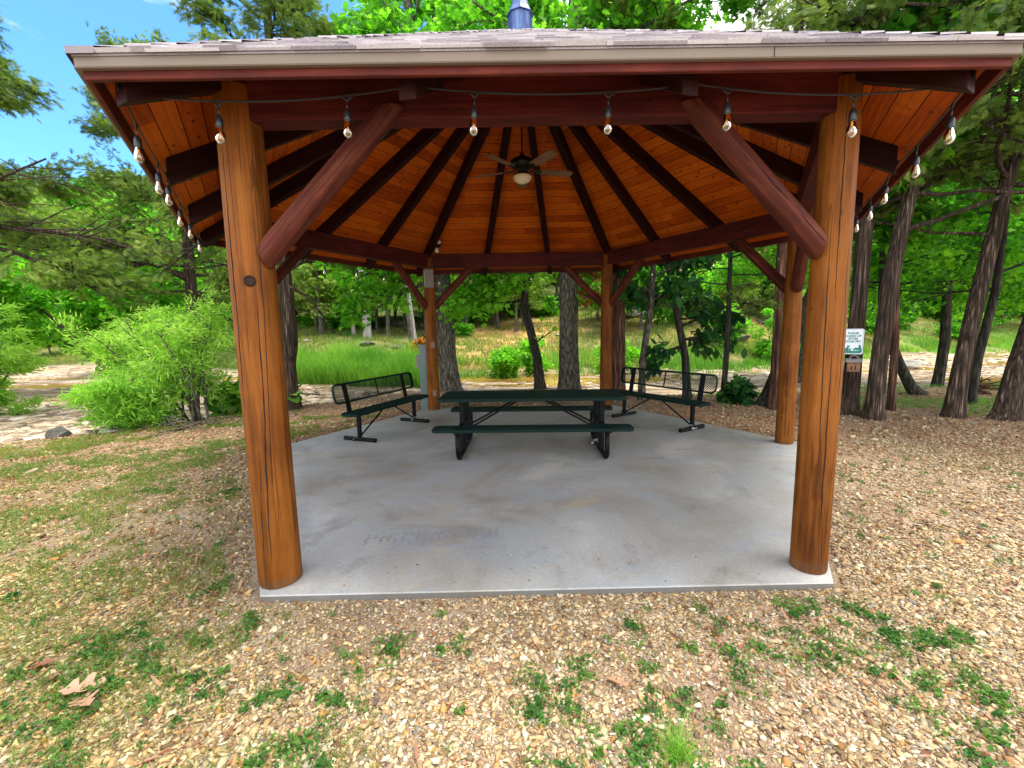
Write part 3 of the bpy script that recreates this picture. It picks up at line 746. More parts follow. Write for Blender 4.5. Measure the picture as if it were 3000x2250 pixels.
# ------------------------------------------------------------ coated-metal furniture
def rrect(w, d, r, n=6):
    P = []
    for cx, cy, a0 in ((w / 2 - r, d / 2 - r, 0), (-w / 2 + r, d / 2 - r, 90), (-w / 2 + r, -d / 2 + r, 180), (w / 2 - r, -d / 2 + r, 270)):
        for i in range(n + 1):
            a = math.radians(a0 + 90 * i / n); P.append((cx + r * math.cos(a), cy + r * math.sin(a)))
    return P
def lattice(m, w, d, r, dw=.042, dh=.028, bw=.0068, th=.003, solid=()):
    """expanded-metal diamonds in the local x,y plane; solid: x-ranges left as plain sheet"""
    hu, hv = dw / 2, dh / 2; nu = int(w / hu); nv = int(d / hv); L = math.hypot(hu, hv)
    U, Vv = np.meshgrid(np.arange(nu), np.arange(nv), indexing='ij'); U = U.ravel(); Vv = Vv.ravel()
    x0 = -w / 2 + U * hu; y0 = -d / 2 + Vv * hv; fl = (U + Vv) % 2
    ax, ay = x0, np.where(fl, y0 + hv, y0); bx, by = x0 + hu, np.where(fl, y0, y0 + hv)
    mx_, my_ = (ax + bx) / 2, (ay + by) / 2
    qx = np.abs(mx_) - (w / 2 - r); qy = np.abs(my_) - (d / 2 - r); ok = ~((qx > 0) & (qy > 0) & (np.hypot(qx, qy) > r))
    ax, ay, bx, by = ax[ok], ay[ok], bx[ok], by[ok]; n = len(ax)
    dx, dy = (bx - ax) / L, (by - ay) / L; px, py = -dy * bw / 2, dx * bw / 2
    V = []
    for z in (-th, 0):
        for X, Y, s in ((ax, ay, 1), (bx, by, 1), (bx, by, -1), (ax, ay, -1)): V.append(np.stack([X + px * s, Y + py * s, np.full(n, z)], -1))
    V = np.stack(V, 1).reshape(-1, 3); k = np.arange(n)[:, None] * 8
    F = np.concatenate([k + np.array(f)[None] for f in ((4, 5, 6, 7), (0, 3, 2, 1), (0, 1, 5, 4), (2, 3, 7, 6))])
    m.add(V.tolist(), F.tolist())
    for s0, s1 in solid: m.box(s0, s1, -d / 2, d / 2, -th - .002, .001)
def rim(m, w, d, r, h, lip=.025, t=.004):
    o = rrect(w, d, r); i = rrect(w - 2 * lip, d - 2 * lip, max(r - lip, .012)); n = len(o)
    o2 = rrect(w - 2 * t, d - 2 * t, max(r - t, .01))
    V = [(x, y, .0015) for x, y in o] + [(x, y, -h) for x, y in o] + [(x, y, -h) for x, y in o2] + [(x, y, -.004) for x, y in o2] + [(x, y, -.004) for x, y in i] + [(x, y, .0015) for x, y in i]
    F = []
    for a in range(n):
        b_ = (a + 1) % n
        for j in range(6):
            k_ = (j + 1) % 6; F.append((j * n + a, j * n + b_, k_ * n + b_, k_ * n + a))
    m.add(V, [tuple(reversed(f)) for f in F])

def make_table():
    t = empty('picnic_table', (.075, -.02, 0), math.radians(-2.6), 'dark green perforated metal picnic table with two attached benches in the middle of the slab', 'picnic table')
    m = MB(); lattice(m, 2.42, .74, .07, solid=((-.96, -.88), (.88, .96), (-.02, .02))); rim(m, 2.46, .77, .075, .038)
    m.build('table_top', M['green_metal'], t, Matrix.Translation((0, 0, .765)))
    for s in (-1, 1):
        m = MB(); lattice(m, 2.42, .24, .055, solid=((-.97, -.87), (.87, .97))); rim(m, 2.46, .265, .062, .036)
        m.build('seat', M['green_metal'], t, Matrix.Translation((0, s * .665, .455)))
    for sx in (-1, 1):
        X = sx * .93
        fr = MB()
        pts = [(X, -.64, .41), (X, -.64, .16)] + [(X, -.64 + .12 * (1 - math.cos(a)), .16 - .128 * math.sin(a)) for a in np.linspace(.2, math.pi / 2, 6)]
        pts += [(X, -y, z) for (_, y, z) in reversed(pts)]
        fr.tube(pts, .031, 12); f = fr.build('leg_frame', M['black_metal'], t, smooth=True)
        for sy in (-1, 1):
            p = MB(); p.tube([(X, sy * .19, .03), (X, sy * .19, .725)], .040, 14); p.build('upright', M['black_metal'], f, smooth=False)
        p = MB(); p.box(X - .03, X + .03, -.34, .34, .70, .728); p.box(X - .03, X + .03, -.77, .77, .392, .418); p.build('cross_bar', M['black_metal'], f, bevel=.003, seg=1)
        d = MB()
        for sy in (-1, 1):
            d.tube([(X - sx * .02, sy * .17, .30), (sx * .14, sy * .12, .722), (sx * .05, sy * .12, .726)], .0135, 8)
        d.build('diagonal_brace', M['black_metal'], t)
    return t
make_table()

def make_bench(loc, rz, label):
    """local x along the seat, -y is the back"""
    t = empty('park_bench', loc, rz, label, 'bench', 'perforated metal benches on the slab'); t.scale = (1.03, 1.03, 1.03)
    m = MB(); lattice(m, 1.89, .27, .06); rim(m, 1.92, .30, .07, .038); m.build('seat', M['green_metal'], t, Matrix.Translation((0, .03, .455)))
    Mb = Matrix.Translation((0, -.215, .715)) @ Matrix.Rotation(math.radians(102), 4, 'X') @ Matrix.Identity(4)
    m = MB(); lattice(m, 1.89, .27, .08); rim(m, 1.92, .30, .09, .042, .03); m.box(-.012, .012, -.14, .14, -.008, .003)
    m.build('backrest', M['green_metal'], t, Mb)
    for s in (-1, 1):
        X = s * .70
        l = MB(); l.tube([(X, 0, .05), (X, 0, .43)], .034, 12); leg = l.build('leg', M['black_metal'], t)
        f = MB(); f.tube([(X, -.285, .03), (X, .285, .03)], .032, 12); f.build('foot', M['black_metal'], leg)
        c = MB(); c.box(X - .03, X + .03, -.16, .17, .408, .434); c.build('seat_bracket', M['black_metal'], leg, bevel=.003, seg=1)
        b = MB()
        for (y0, z0, y1, z1) in ((-.16, .425, -.185, .56), (-.185, .56, -.245, .845)):
            A = Vector((X, y0, z0)); B = Vector((X, y1, z1)); d = (B - A); L = d.length
            q = d.to_track_quat('Z', 'Y').to_matrix().to_4x4()
            b.box(-.045, .045, -.008, .008, -.004, L + .004, Matrix.Translation(A) @ q)
        b.build('back_support', M['black_metal'], t, bevel=.003, seg=1)
        d = MB(); d.tube([(X - s * .02, 0, .075), (s * .10, 0, .405), (s * .03, 0, .412)], .0125, 8); d.build('diagonal_brace', M['black_metal'], t)
    return t
make_bench((-2.245, 1.245, 0), math.atan2(-1.43, -.59) , 'dark green perforated metal bench by the back left post, angled toward the picnic table')
make_bench((2.30, 1.45, 0), math.atan2(1.26, -.78), 'dark green perforated metal bench at the back right edge of the slab')

def chain(loc, rz, seed, mat, label):
    g = random.Random(seed); m = MB()
    for i in range(16):
        a = i / 16 * 2 * math.pi; rr = .052 + g.uniform(-.01, .014)
        c = Vector((rr * math.cos(a), rr * .9 * math.sin(a), .050 + .030 * math.sin(a * 2 + seed) + g.uniform(0, .02)))
        Mx = Matrix.Translation(c) @ Matrix.Rotation(a + math.pi / 2, 4, 'Z') @ Matrix.Rotation(math.pi / 2 * (i % 2) + g.uniform(-.3, .3), 4, 'X')
        pts = [(.017 * math.cos(u), .010 * math.sin(u), 0) for u in np.linspace(0, 2 * math.pi, 11)]
        pts = [tuple(Mx @ Vector(p)) for p in pts]; m.tube(pts, .0036, 6, False)
    m.box(-.075, -.045, -.02, .02, .02, .055)
    o = m.build('security_chain', mat, None, Matrix.Translation(loc) @ Matrix.Rotation(rz, 4, 'Z'), smooth=True)
    return tag(o, label, 'chain')
chain((2.685, .825, 0), 1.2, 3, M['chrome'], 'shiny steel chain wrapped round the near foot of the right bench')
chain((-1.955, 1.935, 0), .3, 5, M['chrome'], 'dull chain round the far foot of the left bench, by the grey pedestal')
chain((-2.54, .535, 0), .3, 6, M['dark_chain'], 'dark chain round the near foot of the left bench')
chain((1.92, 2.08, 0), .3, 8, M['dark_chain'], 'dark chain round the far foot of the right bench')
chain((-.86, .16, 0), .3, 11, M['dark_chain'], 'dark chain round the left leg frame of the picnic table')
chain((.99, .06, 0), .3, 12, M['chrome'], 'steel chain round the right leg frame of the picnic table')

# ------------------------------------------------------------ ceiling fan with light
fan = empty('ceiling_fan', (0, 0, 3.70), 0, 'black ceiling fan with five wooden blades and a round light, hanging from the peak', 'ceiling fan')
m = MB(); m.lathe([(.011, .13), (.011, 1.16)], 12); m.lathe([(.06, 1.05), (.05, 1.0), (.02, .96), (.012, .95)], 16); m.build('down_rod', M['fan_metal'], fan)
m = MB(); m.lathe([(.02, .20), (.045, .165), (.05, .150), (.11, .135), (.150, .105), (.158, .08), (.150, .05), (.120, .02), (.075, .0), (.06, -.03), (.055, -.06), (.085, -.075)], 32, closed=True)
m.build('motor_housing', M['fan_metal'], fan, smooth=True)
m = MB(); m.lathe([(.085, -.045), (.118, -.055), (.125, -.075), (.118, -.08)], 32); lk = m.build('light_fitter', M['fan_metal'], fan, smooth=True)
m = MB(); m.lathe([(.119, -.079), (.121, -.09), (.112, -.118), (.085, -.148), (.045, -.166), (.003, -.172)], 32); m.build('light_bowl', M['bowl'], lk, smooth=True)
for az in (-58.0, 15.0, 87.0, 160.0, 231.0):
    Rz = Matrix.Rotation(math.radians(az), 4, 'Z'); pitch = Matrix.Rotation(math.radians(-12), 4, 'X')
    prof = [(.235, -.055), (.30, -.062), (.62, -.070), (.665, -.060), (.69, -.03), (.695, 0), (.69, .03), (.665, .060), (.62, .070), (.30, .062), (.235, .055), (.225, 0)]
    Mx = Rz @ Matrix.Translation((0, 0, -.005)) @ pitch
    m = MB(); m.add([(x, y, .003) for x, y in prof] + [(x, y, -.003) for x, y in prof], [tuple(range(12)), tuple(range(23, 11, -1))] + [(i, i + 12, (i + 1) % 12 + 12, (i + 1) % 12) for i in range(12)])
    bl = m.build('blade', M['blade'], fan, Mx)
    m = MB()
    for sg in (-1, 1):
        m.tube([(-.10 + .22 + .0, .004 * sg, .0), (.17, .030 * sg, -.006), (.21, .034 * sg, -.008), (.245, .018 * sg, -.008), (.27, .03 * sg, -.006)], .006, 6)
    m.tube([(.09, 0, .012), (.14, 0, .0), (.26, 0, -.007)], .008, 6); m.build('blade_arm', M['fan_metal'], bl)

# ------------------------------------------------------------ string lights under the eaves
def catenary(A, B, sag, n=14):
    A = Vector(A); B = Vector(B); return [A.lerp(B, i / n) - Vector((0, 0, sag * 4 * (i / n) * (1 - i / n))) for i in range(n + 1)]
def light_string(label, clips, bulbs, sag=.03):
    t = empty('string_lights', tuple(clips[0]), 0, label, 'string lights', 'string lights strung under the eaves')
    org = Vector(clips[0]); P = []
    for a, b_ in zip(clips[:-1], clips[1:]):
        q = catenary(a, b_, sag if (Vector(a) - Vector(b_)).length > .5 else .01); P += q if not P else q[1:]
    m = MB(); m.tube([tuple(p - org) for p in P], .0052, 7)
    for c in clips: m.box(-.006, .006, -.006, .006, -.012, .03, Matrix.Translation(Vector(c) - org))
    m.build('cable', M['cord'], t)
    PL = P; seg = [0]
    for a, b_ in zip(PL[:-1], PL[1:]): seg.append(seg[-1] + (b_ - a).length)
    g = random.Random(len(clips) + len(bulbs))
    for s in bulbs:
        s = s * seg[-1]; i = max(j for j in range(len(seg)) if seg[j] <= s + 1e-9); i = min(i, len(PL) - 2)
        p = PL[i].lerp(PL[i + 1], (s - seg[i]) / (seg[i + 1] - seg[i])) - org
        d = (PL[i + 1] - PL[i]).normalized(); tl = g.uniform(-.10, .10); tl2 = g.uniform(-.08, .08)
        Mx = Matrix.Translation(p) @ Matrix.Rotation(tl, 4, 'Y') @ Matrix.Rotation(tl2, 4, 'X')
        m = MB()
        m.lathe([(.004, -.075), (.004, -.012)], 6, None); m.tube([(-.035 * d.x, -.035 * d.y, 0), (-.012 * d.x, -.012 * d.y, -.014), (0, 0, -.03)], .0045, 6); m.tube([(.035 * d.x, .035 * d.y, 0), (.012 * d.x, .012 * d.y, -.014), (0, 0, -.03)], .0045, 6)
        m.lathe([(.006, -.066), (.012, -.073), (.0165, -.080), (.0185, -.095), (.019, -.125), (.0175, -.128)], 16)
        so = m.build('socket', M['socket'], t, Mx, smooth=True)
        m = MB(); m.lathe([(.013, -.126), (.0165, -.138), (.0225, -.160), (.0250, -.175), (.0245, -.187), (.0195, -.201), (.010, -.210), (.001, -.212)], 18, closed=False)
        bu = m.build('bulb', M['glass'], so, smooth=True)
        # filament is part of the bulb's inside
        m = MB(); m.tube([(0, 0, -.15), (0, 0, -.182)], .0016, 5); m.tube([(0, 0, -.130), (0, 0, -.150)], .004, 6); m.build('filament', M['filament'], so)
RL = 4.205
def hl(k, z=2.895, R=RL): return tuple(hexpt(k, R, z))
light_string('cord of six bulbs along the front eave', [(-2.06, -3.49, 2.905), (-.70, -3.50, 2.935), (.775, -3.50, 2.925), (2.10, -3.49, 2.895)], [.082, .244, .405, .573, .724, .886], .045)
def side_clips(k, n=3, z=2.872):
    A = Vector(hl(k, z)); B = Vector(hl(k + 1, z)); return [tuple(A.lerp(B, i / n)) for i in range(n + 1)]
light_string('cord of bulbs along the near right eave, running back from the front corner', side_clips(1), [.065, .215, .40, .555, .72, .88], .03)
light_string('cord of bulbs along the near left eave, running back from the front corner', list(reversed(side_clips(5))), [.085, .24, .335, .49, .66, .83], .03)
light_string('cord of bulbs along the back right eave, over the right bench', side_clips(2), [.12, .28, .44, .60, .76, .92], .05)
light_string('cord of bulbs along the straight back eave behind the picnic table', side_clips(3), [.1, .26, .42, .58, .74, .9], .05)
light_string('cord of bulbs along the back left eave, over the left bench', side_clips(4), [.08, .24, .40, .56, .72, .88], .05)

# ------------------------------------------------------------ fittings on and beside the back left post
P4 = hexpt(4, R_POST)
t = empty('junction_box', (P4.x + .03, P4.y - .13, 2.50), math.radians(8), 'pale grey box fixed high on the back left post, under the beam', 'electrical box')
m = MB(); m.box(-.085, .085, -.09, .0, 0, .36); m.build('housing', M['plastic_grey'], t, bevel=.008)
m = MB(); m.box(-.10, -.086, -.03, .01, .02, .33); m.build('mounting_plate', M['white_plastic'], t)
m = MB(); m.tube([(-.03, -.04, .0), (-.03, -.04, -.03)], .012, 8); m.tube([(.03, -.04, .36), (.10, .0, .42), (.02, .1, .46), (-.12, .06, .47), (-.2, .1, .40)], .006, 6); m.build('cable', M['cord'], t)
for z, lb in ((1.30, 'light switch plate halfway up the back left post'), (.30, 'outlet plate low on the back left post')):
    t = empty('outlet_plate', (P4.x + .045, P4.y - .124, z), math.radians(18), lb, 'outlet')
    m = MB(); m.box(-.036, .036, -.014, .004, 0, .115); m.build('cover', M['outlet'], t, bevel=.003)
    for zz in (.025, .068):
        m = MB(); m.box(-.014, .014, -.0165, -.0135, zz, zz + .026); m.build('socket_face', M['plastic_grey'], t)
t = empty('spot_lamp', (-1.60, 2.98, 3.20), 0, 'small black and white lamp pointing up from the back beam above the junction box', 'spotlight')
m = MB(); m.box(-.03, .03, -.02, .02, -.02, .05); m.tube([(0, 0, .05), (.02, -.02, .09)], .012, 8); m.build('bracket', M['white_plastic'], t)
Ms = Matrix.Translation((.03, -.05, .10)) @ Matrix.Rotation(math.radians(62), 4, 'X') @ Matrix.Rotation(math.radians(15), 4, 'Y')
m = MB(); m.lathe([(.030, -.03), (.042, 0), (.052, .10), (.052, .115)], 20, Ms); m.build('lamp_body', M['fan_metal'], t, smooth=True)
m = MB(); m.lathe([(.047, .112), (.046, .1185)], 20, Ms); m.build('lens', M['white_plastic'], t)
t = empty('utility_pedestal', (-2.02, 3.30, -.08), math.radians(6), 'tall grey green metal pedestal behind the back left post', 'utility pedestal')
m = MB(); m.box(-.09, .075, -.06, .12, 0, 1.44); m.build('cabinet', M['pedestal'], t, bevel=.006)
m = MB(); m.box(.0755, .112, -.05, .11, 0, 1.45); m.build('side_channel', M['black_metal'], t, bevel=.003)
m = MB(); m.box(-.085, .07, -.075, -.061, .03, .75); m.build('cover_plate', M['pedestal'], t, bevel=.003)
m = MB(); m.box(-.16, -.091, -.03, .07, .95, 1.22); m.build('meter_box', M['plastic_grey'], t, bevel=.01)

# ------------------------------------------------------------ dusty tyre print on the slab (seen as prints of a tread)
m = MB(); g = random.Random(4)
for i in range(19):
    x = -1.42 + i * .058; y0 = -2.62 + i * .0065; a = .35
    for s in (-1, 1):
        P = [(x, y0 + s * .008), (x + .03, y0 + s * .05), (x + .045, y0 + s * .05), (x + .018, y0 + s * .006)]
        if g.random() < .85: m.add([(p[0], p[1], .0012) for p in P], [(0, 1, 2, 3) if s > 0 else (3, 2, 1, 0)])
        if g.random() < .8:
            c = (x + .02, y0 + s * .075); r = g.uniform(.006, .011)
            m.add([(c[0] + r * 1.5 * math.cos(u), c[1] + r * math.sin(u), .0012) for u in np.linspace(0, 2 * math.pi, 9)[:-1]], [tuple(range(8))])
o = m.build('tyre_print', simple('damp_dust_print', (.185, .195, .205), .6, 0, .3, 9, .25)); tag(o, 'faint tread print of a tyre in the dust near the front of the slab', 'tyre print')

# ------------------------------------------------------------ sign and wooden box on the tree trunk
SG = Vector((5.985, 1.885, 1.085)); SRZ = math.radians(-37)
t = empty('park_sign', tuple(SG), SRZ, 'white sign with green lettering asking to clean up after your pet, on a tree trunk', 'sign')
SW, SH = .305, .455
def rpanel(w, h, r, y, th):
    return [(x, z + h / 2) for x, z in rrect(w, h, r)]
m = MB(); m.prism(rpanel(SW, SH, .03, 0, 0), -.0, .004); m.build('panel', M['sign_white'], t)
# green border line
def ring(m, w0, h0, r0, w1, h1, r1, y, cz):
    A = rrect(w0, h0, r0); B = rrect(w1, h1, r1); n = len(A)
    m.add([(x, y, z + cz) for x, z in A] + [(x, y, z + cz) for x, z in B], [(i, (i + 1) % n, (i + 1) % n + n, i + n) for i in range(n)])
m = MB(); ring(m, SW - .024, SH - .024, .024, SW - .032, SH - .032, .020, -.0010, SH / 2)
m.build('border', M['sign_green'], t)
# dogs: green ground with the outline of a sitting dog, a small dog and a person crouching with a dog
m = MB()
def poly(P, y=-.0013): m.add([(x, y, z) for x, z in P], [tuple(range(len(P)))])
W2 = SW / 2 - .018
poly([(-W2, .045), (-W2 + .02, .020), (W2 - .02, .020), (W2, .045), (W2, .062), (-W2, .062)])
poly([(-W2, .060), (-W2 + .055, .060), (-.052, .064), (-.045, .10), (-.055, .115), (-.050, .130), (-.030, .138), (-.034, .150), (-.058, .156), (-.070, .168), (-.075, .150), (-.078, .130), (-.100, .110), (-.125, .085), (-W2, .075)], -.0016)
poly([(-.048, .060), (-.020, .060), (-.022, .085), (-.012, .092), (-.014, .106), (-.030, .106), (-.042, .095)], -.0017)
poly([(W2, .060), (W2, .085), (.125, .120), (.118, .155), (.105, .172), (.085, .168), (.080, .155), (.090, .145), (.088, .125), (.060, .115), (.040, .122), (.026, .118), (.030, .104), (.014, .092), (-.002, .090), (.002, .082), (.02, .078), (.024, .060), (.034, .060), (.036, .078), (.052, .076), (.056, .060), (.066, .060), (.07, .080), (.085, .076), (.09, .060)], -.0016)
m.build('dog_emblem', M['sign_green'], t)
def text_mesh(name, body, size, loc, parent, mat, xs=0.94, off=0.0):
    cu = bpy.data.curves.new(name, 'FONT'); cu.body = body; cu.size = size; cu.align_x = 'CENTER'; cu.align_y = 'CENTER'; cu.offset = off
    cu.resolution_u = 3; to = bpy.data.objects.new('tmp_text', cu); COL.objects.link(to)
    dg = bpy.context.evaluated_depsgraph_get(); me = bpy.data.meshes.new_from_object(to.evaluated_get(dg)); me.name = name
    bpy.data.objects.remove(to)
    return link(name, me, mat, parent, Matrix.Translation(loc) @ Matrix.Rotation(math.radians(90), 4, 'X') @ Matrix.Diagonal((xs, 1, 1, 1)))
for i, w in enumerate(('PLEASE', 'CLEAN UP', 'AFTER', 'YOUR PET')):
    text_mesh('lettering', w, .052, (0, -.0018, SH - .078 - i * .050), t, M['sign_green'], 0.96, .0022)
m = MB(); m.lathe([(.006, 0), (.006, .003)], 10, Matrix.Translation((0, -.0, SH - .035)) @ Matrix.Rotation(math.radians(90), 4, 'X')); m.build('bolt', M['chrome'], t)
t = empty('wooden_box', (6.01, 1.86, .775), SRZ, 'small wooden box with two slots under the white sign on the trunk', 'dispenser box')
m = MB(); m.box(-.095, .095, -.12, .06, 0, .20); bx = m.build('box_body', M['box_wood'], t, bevel=.004)
for s in (-1, 1):
    m = MB(); m.box(-.008 + s * .028, .008 + s * .028, -.1225, -.1195, .045, .105); m.build('slot', M['slot'], bx)
m = MB(); m.box(-.12, .12, -.155, .07, 0, .02, Matrix.Translation((0, 0, .20)) @ Matrix.Rotation(math.radians(10), 4, 'X')); m.build('lid', M['box_lid'], t, bevel=.003)
m = MB(); m.tube([(-.06, .02, .22), (-.05, .02, .27), (0, .02, .285), (.05, .02, .27), (.06, .02, .22)], .012, 8); m.build('hasp', M['plastic_grey'], t)

# ------------------------------------------------------------ leaves and trees
def tm(V, F): return np.array(V, float), [np.array(f) for f in F]
def half(o):
    """a leaf folded along its midrib from one half outline (x>0)"""
    n = len(o); V = [(0, 0, 0)] + [(x, y, .12 * x) for x, y in o] + [(0, 1, -.06)] + [(-x, y, .12 * x) for x, y in o]
    f1 = list(range(0, n + 2)); f2 = [0, n + 1] + list(range(2 * n + 1, n + 1, -1))
    return np.array(V, float), [np.array(f1), np.array(f2)]
TPL = {
    'oval': half([(.22, .22), (.30, .52), (.16, .84)]),
    'oak': half([(.07, .12), (.26, .22), (.30, .32), (.12, .38), (.36, .56), (.34, .66), (.12, .66), (.20, .86)]),
    'maple': half([(.10, .08), (.46, .14), (.30, .30), (.52, .50), (.34, .56), (.22, .60), (.18, .82)]),
    'willow': half([(.075, .3), (.06, .7)]),
    'round': half([(.34, .06), (.50, .30), (.40, .66), (.16, .92)]),
}
def frond():
    V = []; F = []
    def sl(x0, y0, x1, y1, w, z1=0):
        n = len(V); dx, dy = x1 - x0, y1 - y0; L = math.hypot(dx, dy); px, py = -dy / L * w, dx / L * w
        V.extend([(x0 + px, y0 + py, 0), (x0 - px, y0 - py, 0), (x1, y1, z1)]); F.append(np.array([n, n + 1, n + 2]))
    sl(0, 0, 0, 1, .035)
    for i, y in enumerate((.08, .25, .42, .6)):
        s = .42 - i * .06
        sl(0, y, s * .75, y + s, .05, .06); sl(0, y + .05, -s * .75, y + s, .05, -.05)
    return np.array(V, float), F
TPL['frond'] = frond()

def leaves(pos, axis, size, tpl, g, droop=.3, flat=.6, tint=None):
    V0, F0 = TPL[tpl]; n = len(pos)
    ax = axis + g.normal(0, .55, (n, 3)); ax[:, 2] -= droop; ax /= np.linalg.norm(ax, axis=1)[:, None] + 1e-9
    up = g.normal(0, 1, (n, 3)) * (1 - flat) + np.array([0, 0, 1.]) * flat
    sd = np.cross(ax, up); sd /= np.linalg.norm(sd, axis=1)[:, None] + 1e-9; nn = np.cross(sd, ax)
    V = pos[:, None] + size[:, None, None] * (V0[None, :, 0:1] * sd[:, None] + V0[None, :, 1:2] * ax[:, None] + V0[None, :, 2:3] * nn[:, None])
    k = len(V0); base = (np.arange(n) * k)[:, None]
    F = [base + f[None] for f in F0]; tt = np.concatenate([tint] * len(F0))
    return V.reshape(-1, 3), F, tt

class Plant:
    def __init__(s, seed): s.g = rng(seed); s.tub = []; s.anc = []; s.dir = []; s.seed = seed
    def tube(s, P, r, k): s.tub.append((np.array(P, float), np.array(r, float), k))
    def branch(s, p, az, el, L, r, lvl, o):
        """grows a branch with side twigs; leaf anchors gather along the last level"""
        g = s.g; n = 6 if lvl == 0 else 4; P = [np.array(p, float)]; d = np.array([math.cos(az) * math.cos(el), math.sin(az) * math.cos(el), math.sin(el)])
        for i in range(n):
            d = d + g.normal(0, o.get('wig', .14), 3); d[2] += o.get('rise', .0) - o.get('sag', .04) * (i / n)
            d /= np.linalg.norm(d); P.append(P[-1] + d * L / n)
        P = np.array(P); rr = r * np.linspace(1, .25, n + 1); s.tube(P, rr, 6 if lvl == 0 else 4)
        if lvl >= o.get('lv', 1):
            m = o.get('anch', 3)
            for u in np.linspace(.35, 1, m):
                j = min(int(u * n), n - 1); s.anc.append(P[j] + (P[j + 1] - P[j]) * (u * n - j)); s.dir.append(d)
        else:
            kids = max(2, int(o.get('kids', 6) * (L / o.get('Lref', 2.0)) ** .6 * g.uniform(.8, 1.2)))
            for i in range(kids):
                u = g.uniform(o.get('bare', .25), .98); j = min(int(u * n), n - 1); q = P[j] + (P[j + 1] - P[j]) * (u * n - j)
                a2 = az + g.choice([-1, 1]) * g.uniform(.4, 1.15); e2 = el * .5 + g.normal(.05, .25)
                s.branch(q, a2, e2, L * g.uniform(.28, .5) * (1.15 - .5 * u), rr[j] * .5, lvl + 1, o)
            s.anc.append(P[-1]); s.dir.append(d)
    def foliage(s, tpl, size, per, spread, droop=.3, flat=.6, tlo=0., thi=1., clump=.35, keep=None):
        g = s.g; A = np.array(s.anc); D = np.array(s.dir)
        if keep is not None: k = keep(A); A, D = A[k], D[k]
        idx = np.repeat(np.arange(len(A)), per); n = len(idx)
        pos = A[idx] + g.normal(0, 1, (n, 3)) * spread * np.array([1, 1, .6])
        ct = g.uniform(0, 1, len(A))[idx]; t = tlo + (thi - tlo) * np.clip(ct * clump * 1.6 + g.uniform(0, 1, n) * (1 - clump * .8) - .1, 0, 1)
        return leaves(pos, D[idx], size * g.uniform(.65, 1.25, n), tpl, g, droop, flat, t)
    def wood(s, bark_amp=.0):
        V = []; F = []; o = 0
        for P, r, k in s.tub:
            v, f = tube_np(P, r, k); V.append(v); F.append(f + o); o += len(v)
        return np.concatenate(V), np.concatenate(F)

def trunk_path(pts, n):
    pts = np.array(pts, float); d = np.r_[0, np.cumsum(np.linalg.norm(np.diff(pts, axis=0), axis=1))]
    u = np.linspace(0, d[-1], n)
    P = np.stack([np.interp(u, d, pts[:, i]) for i in range(3)], -1)
    for _ in range(2): P[1:-1] = (P[:-2] + 2 * P[1:-1] + P[2:]) / 4
    return P
def trunk_np(path, r0, r1, seed, k=36, n=90, ridge=.12, flare=.42, ridges=11):
    P = trunk_path(path, n); L = np.linspace(0, 1, n); H = P[:, 2] - P[0, 2]
    r = r0 + (r1 - r0) * L; r = r * (1 + flare * np.exp(-H / .18))
    a = np.arange(k) * 2 * np.pi / k
    ca, sa = np.cos(a)[None], np.sin(a)[None]; z = H[:, None]
    d = ridge * (fbm(ca * ridges * .5 + 7, sa * ridges * .5 + z * .8 + 3, seed, 3) - .5) * 2
    d += .10 * (fbm(ca * 1.1 + 3, sa * 1.1 + z * .5, seed + 9, 2) - .5)
    d += .25 * np.exp(-z / .2) * (fbm(ca * 2 + 3, sa * 2 + 1 + 0 * z, seed + 5, 2) - .4)
    return P, r, tube_np(P, r, k, d)

def make_tree(name, label, base, path, r0, r1, seed, bark='bark', cat='tree', group=None, crown=None, extra=(), fol=None, fine=True, dead=()):
    """name > trunk, crown.  path is given from the base; branches start on it"""
    x, y = base[0], base[1]; z = gz(x, y) - .06 if len(base) < 3 else base[2]
    root = empty(name, (x, y, z), 0, label, cat, group); pl = Plant(seed); g = pl.g
    k, n = (40, 110) if fine else (10, 16)
    P, r, (tv, tf) = trunk_np(path, r0, r1, seed, k, n, .16 if fine else .04)
    if crown:
        for c in (crown if isinstance(crown, list) else [crown]):
            z0, z1, nb = c['z0'], c['z1'], c['n']
            for i in range(nb):
                u = (i + g.uniform(0, .9)) / nb; zz = z0 + (z1 - z0) * u; j = int(np.argmin(np.abs(P[:, 2] - zz)))
                az = c['az'][0] + (c['az'][1] - c['az'][0]) * g.random() if 'az' in c else i * 2.39996 + g.uniform(-.4, .4)
                L = (c['L0'] + (c['L1'] - c['L0']) * u) * g.uniform(.75, 1.2); el = c.get('e0', .2) + (c.get('e1', .9) - c.get('e0', .2)) * u + g.normal(0, .12)
                pl.branch(P[j], az, el, L, max(.012, min(r[j] * .45, .03 + L * .02)), 0, c)
    for e in extra: pl.branch(e['p'], e['az'], e['el'], e['L'], e['r'], 0, e)
    for e in dead:
        q = dict(e); q['lv'] = 9 if e.get('twigs', 1) == 0 else 1; na = len(pl.anc); pl.branch(e['p'], e['az'], e['el'], e['L'], e['r'], 0, q); del pl.anc[na:]; del pl.dir[na:]
    if pl.tub:
        wv, wf = pl.wood(); tf = np.concatenate([tf, wf + len(tv)]); tv = np.concatenate([tv, wv])
    link('trunk', mesh_np('trunk', tv, tf), M[bark], root, smooth=True)
    if fol and pl.anc:
        fs = fol if isinstance(fol, list) else [fol]
        for i, f in enumerate(fs):
            f = dict(f); mt = f.pop('mat'); v, F, tt = pl.foliage(**f)
            link('crown' if i == 0 else 'withered_leaves', mesh_np('crown', v, F, tt), M[mt], root)
    return root

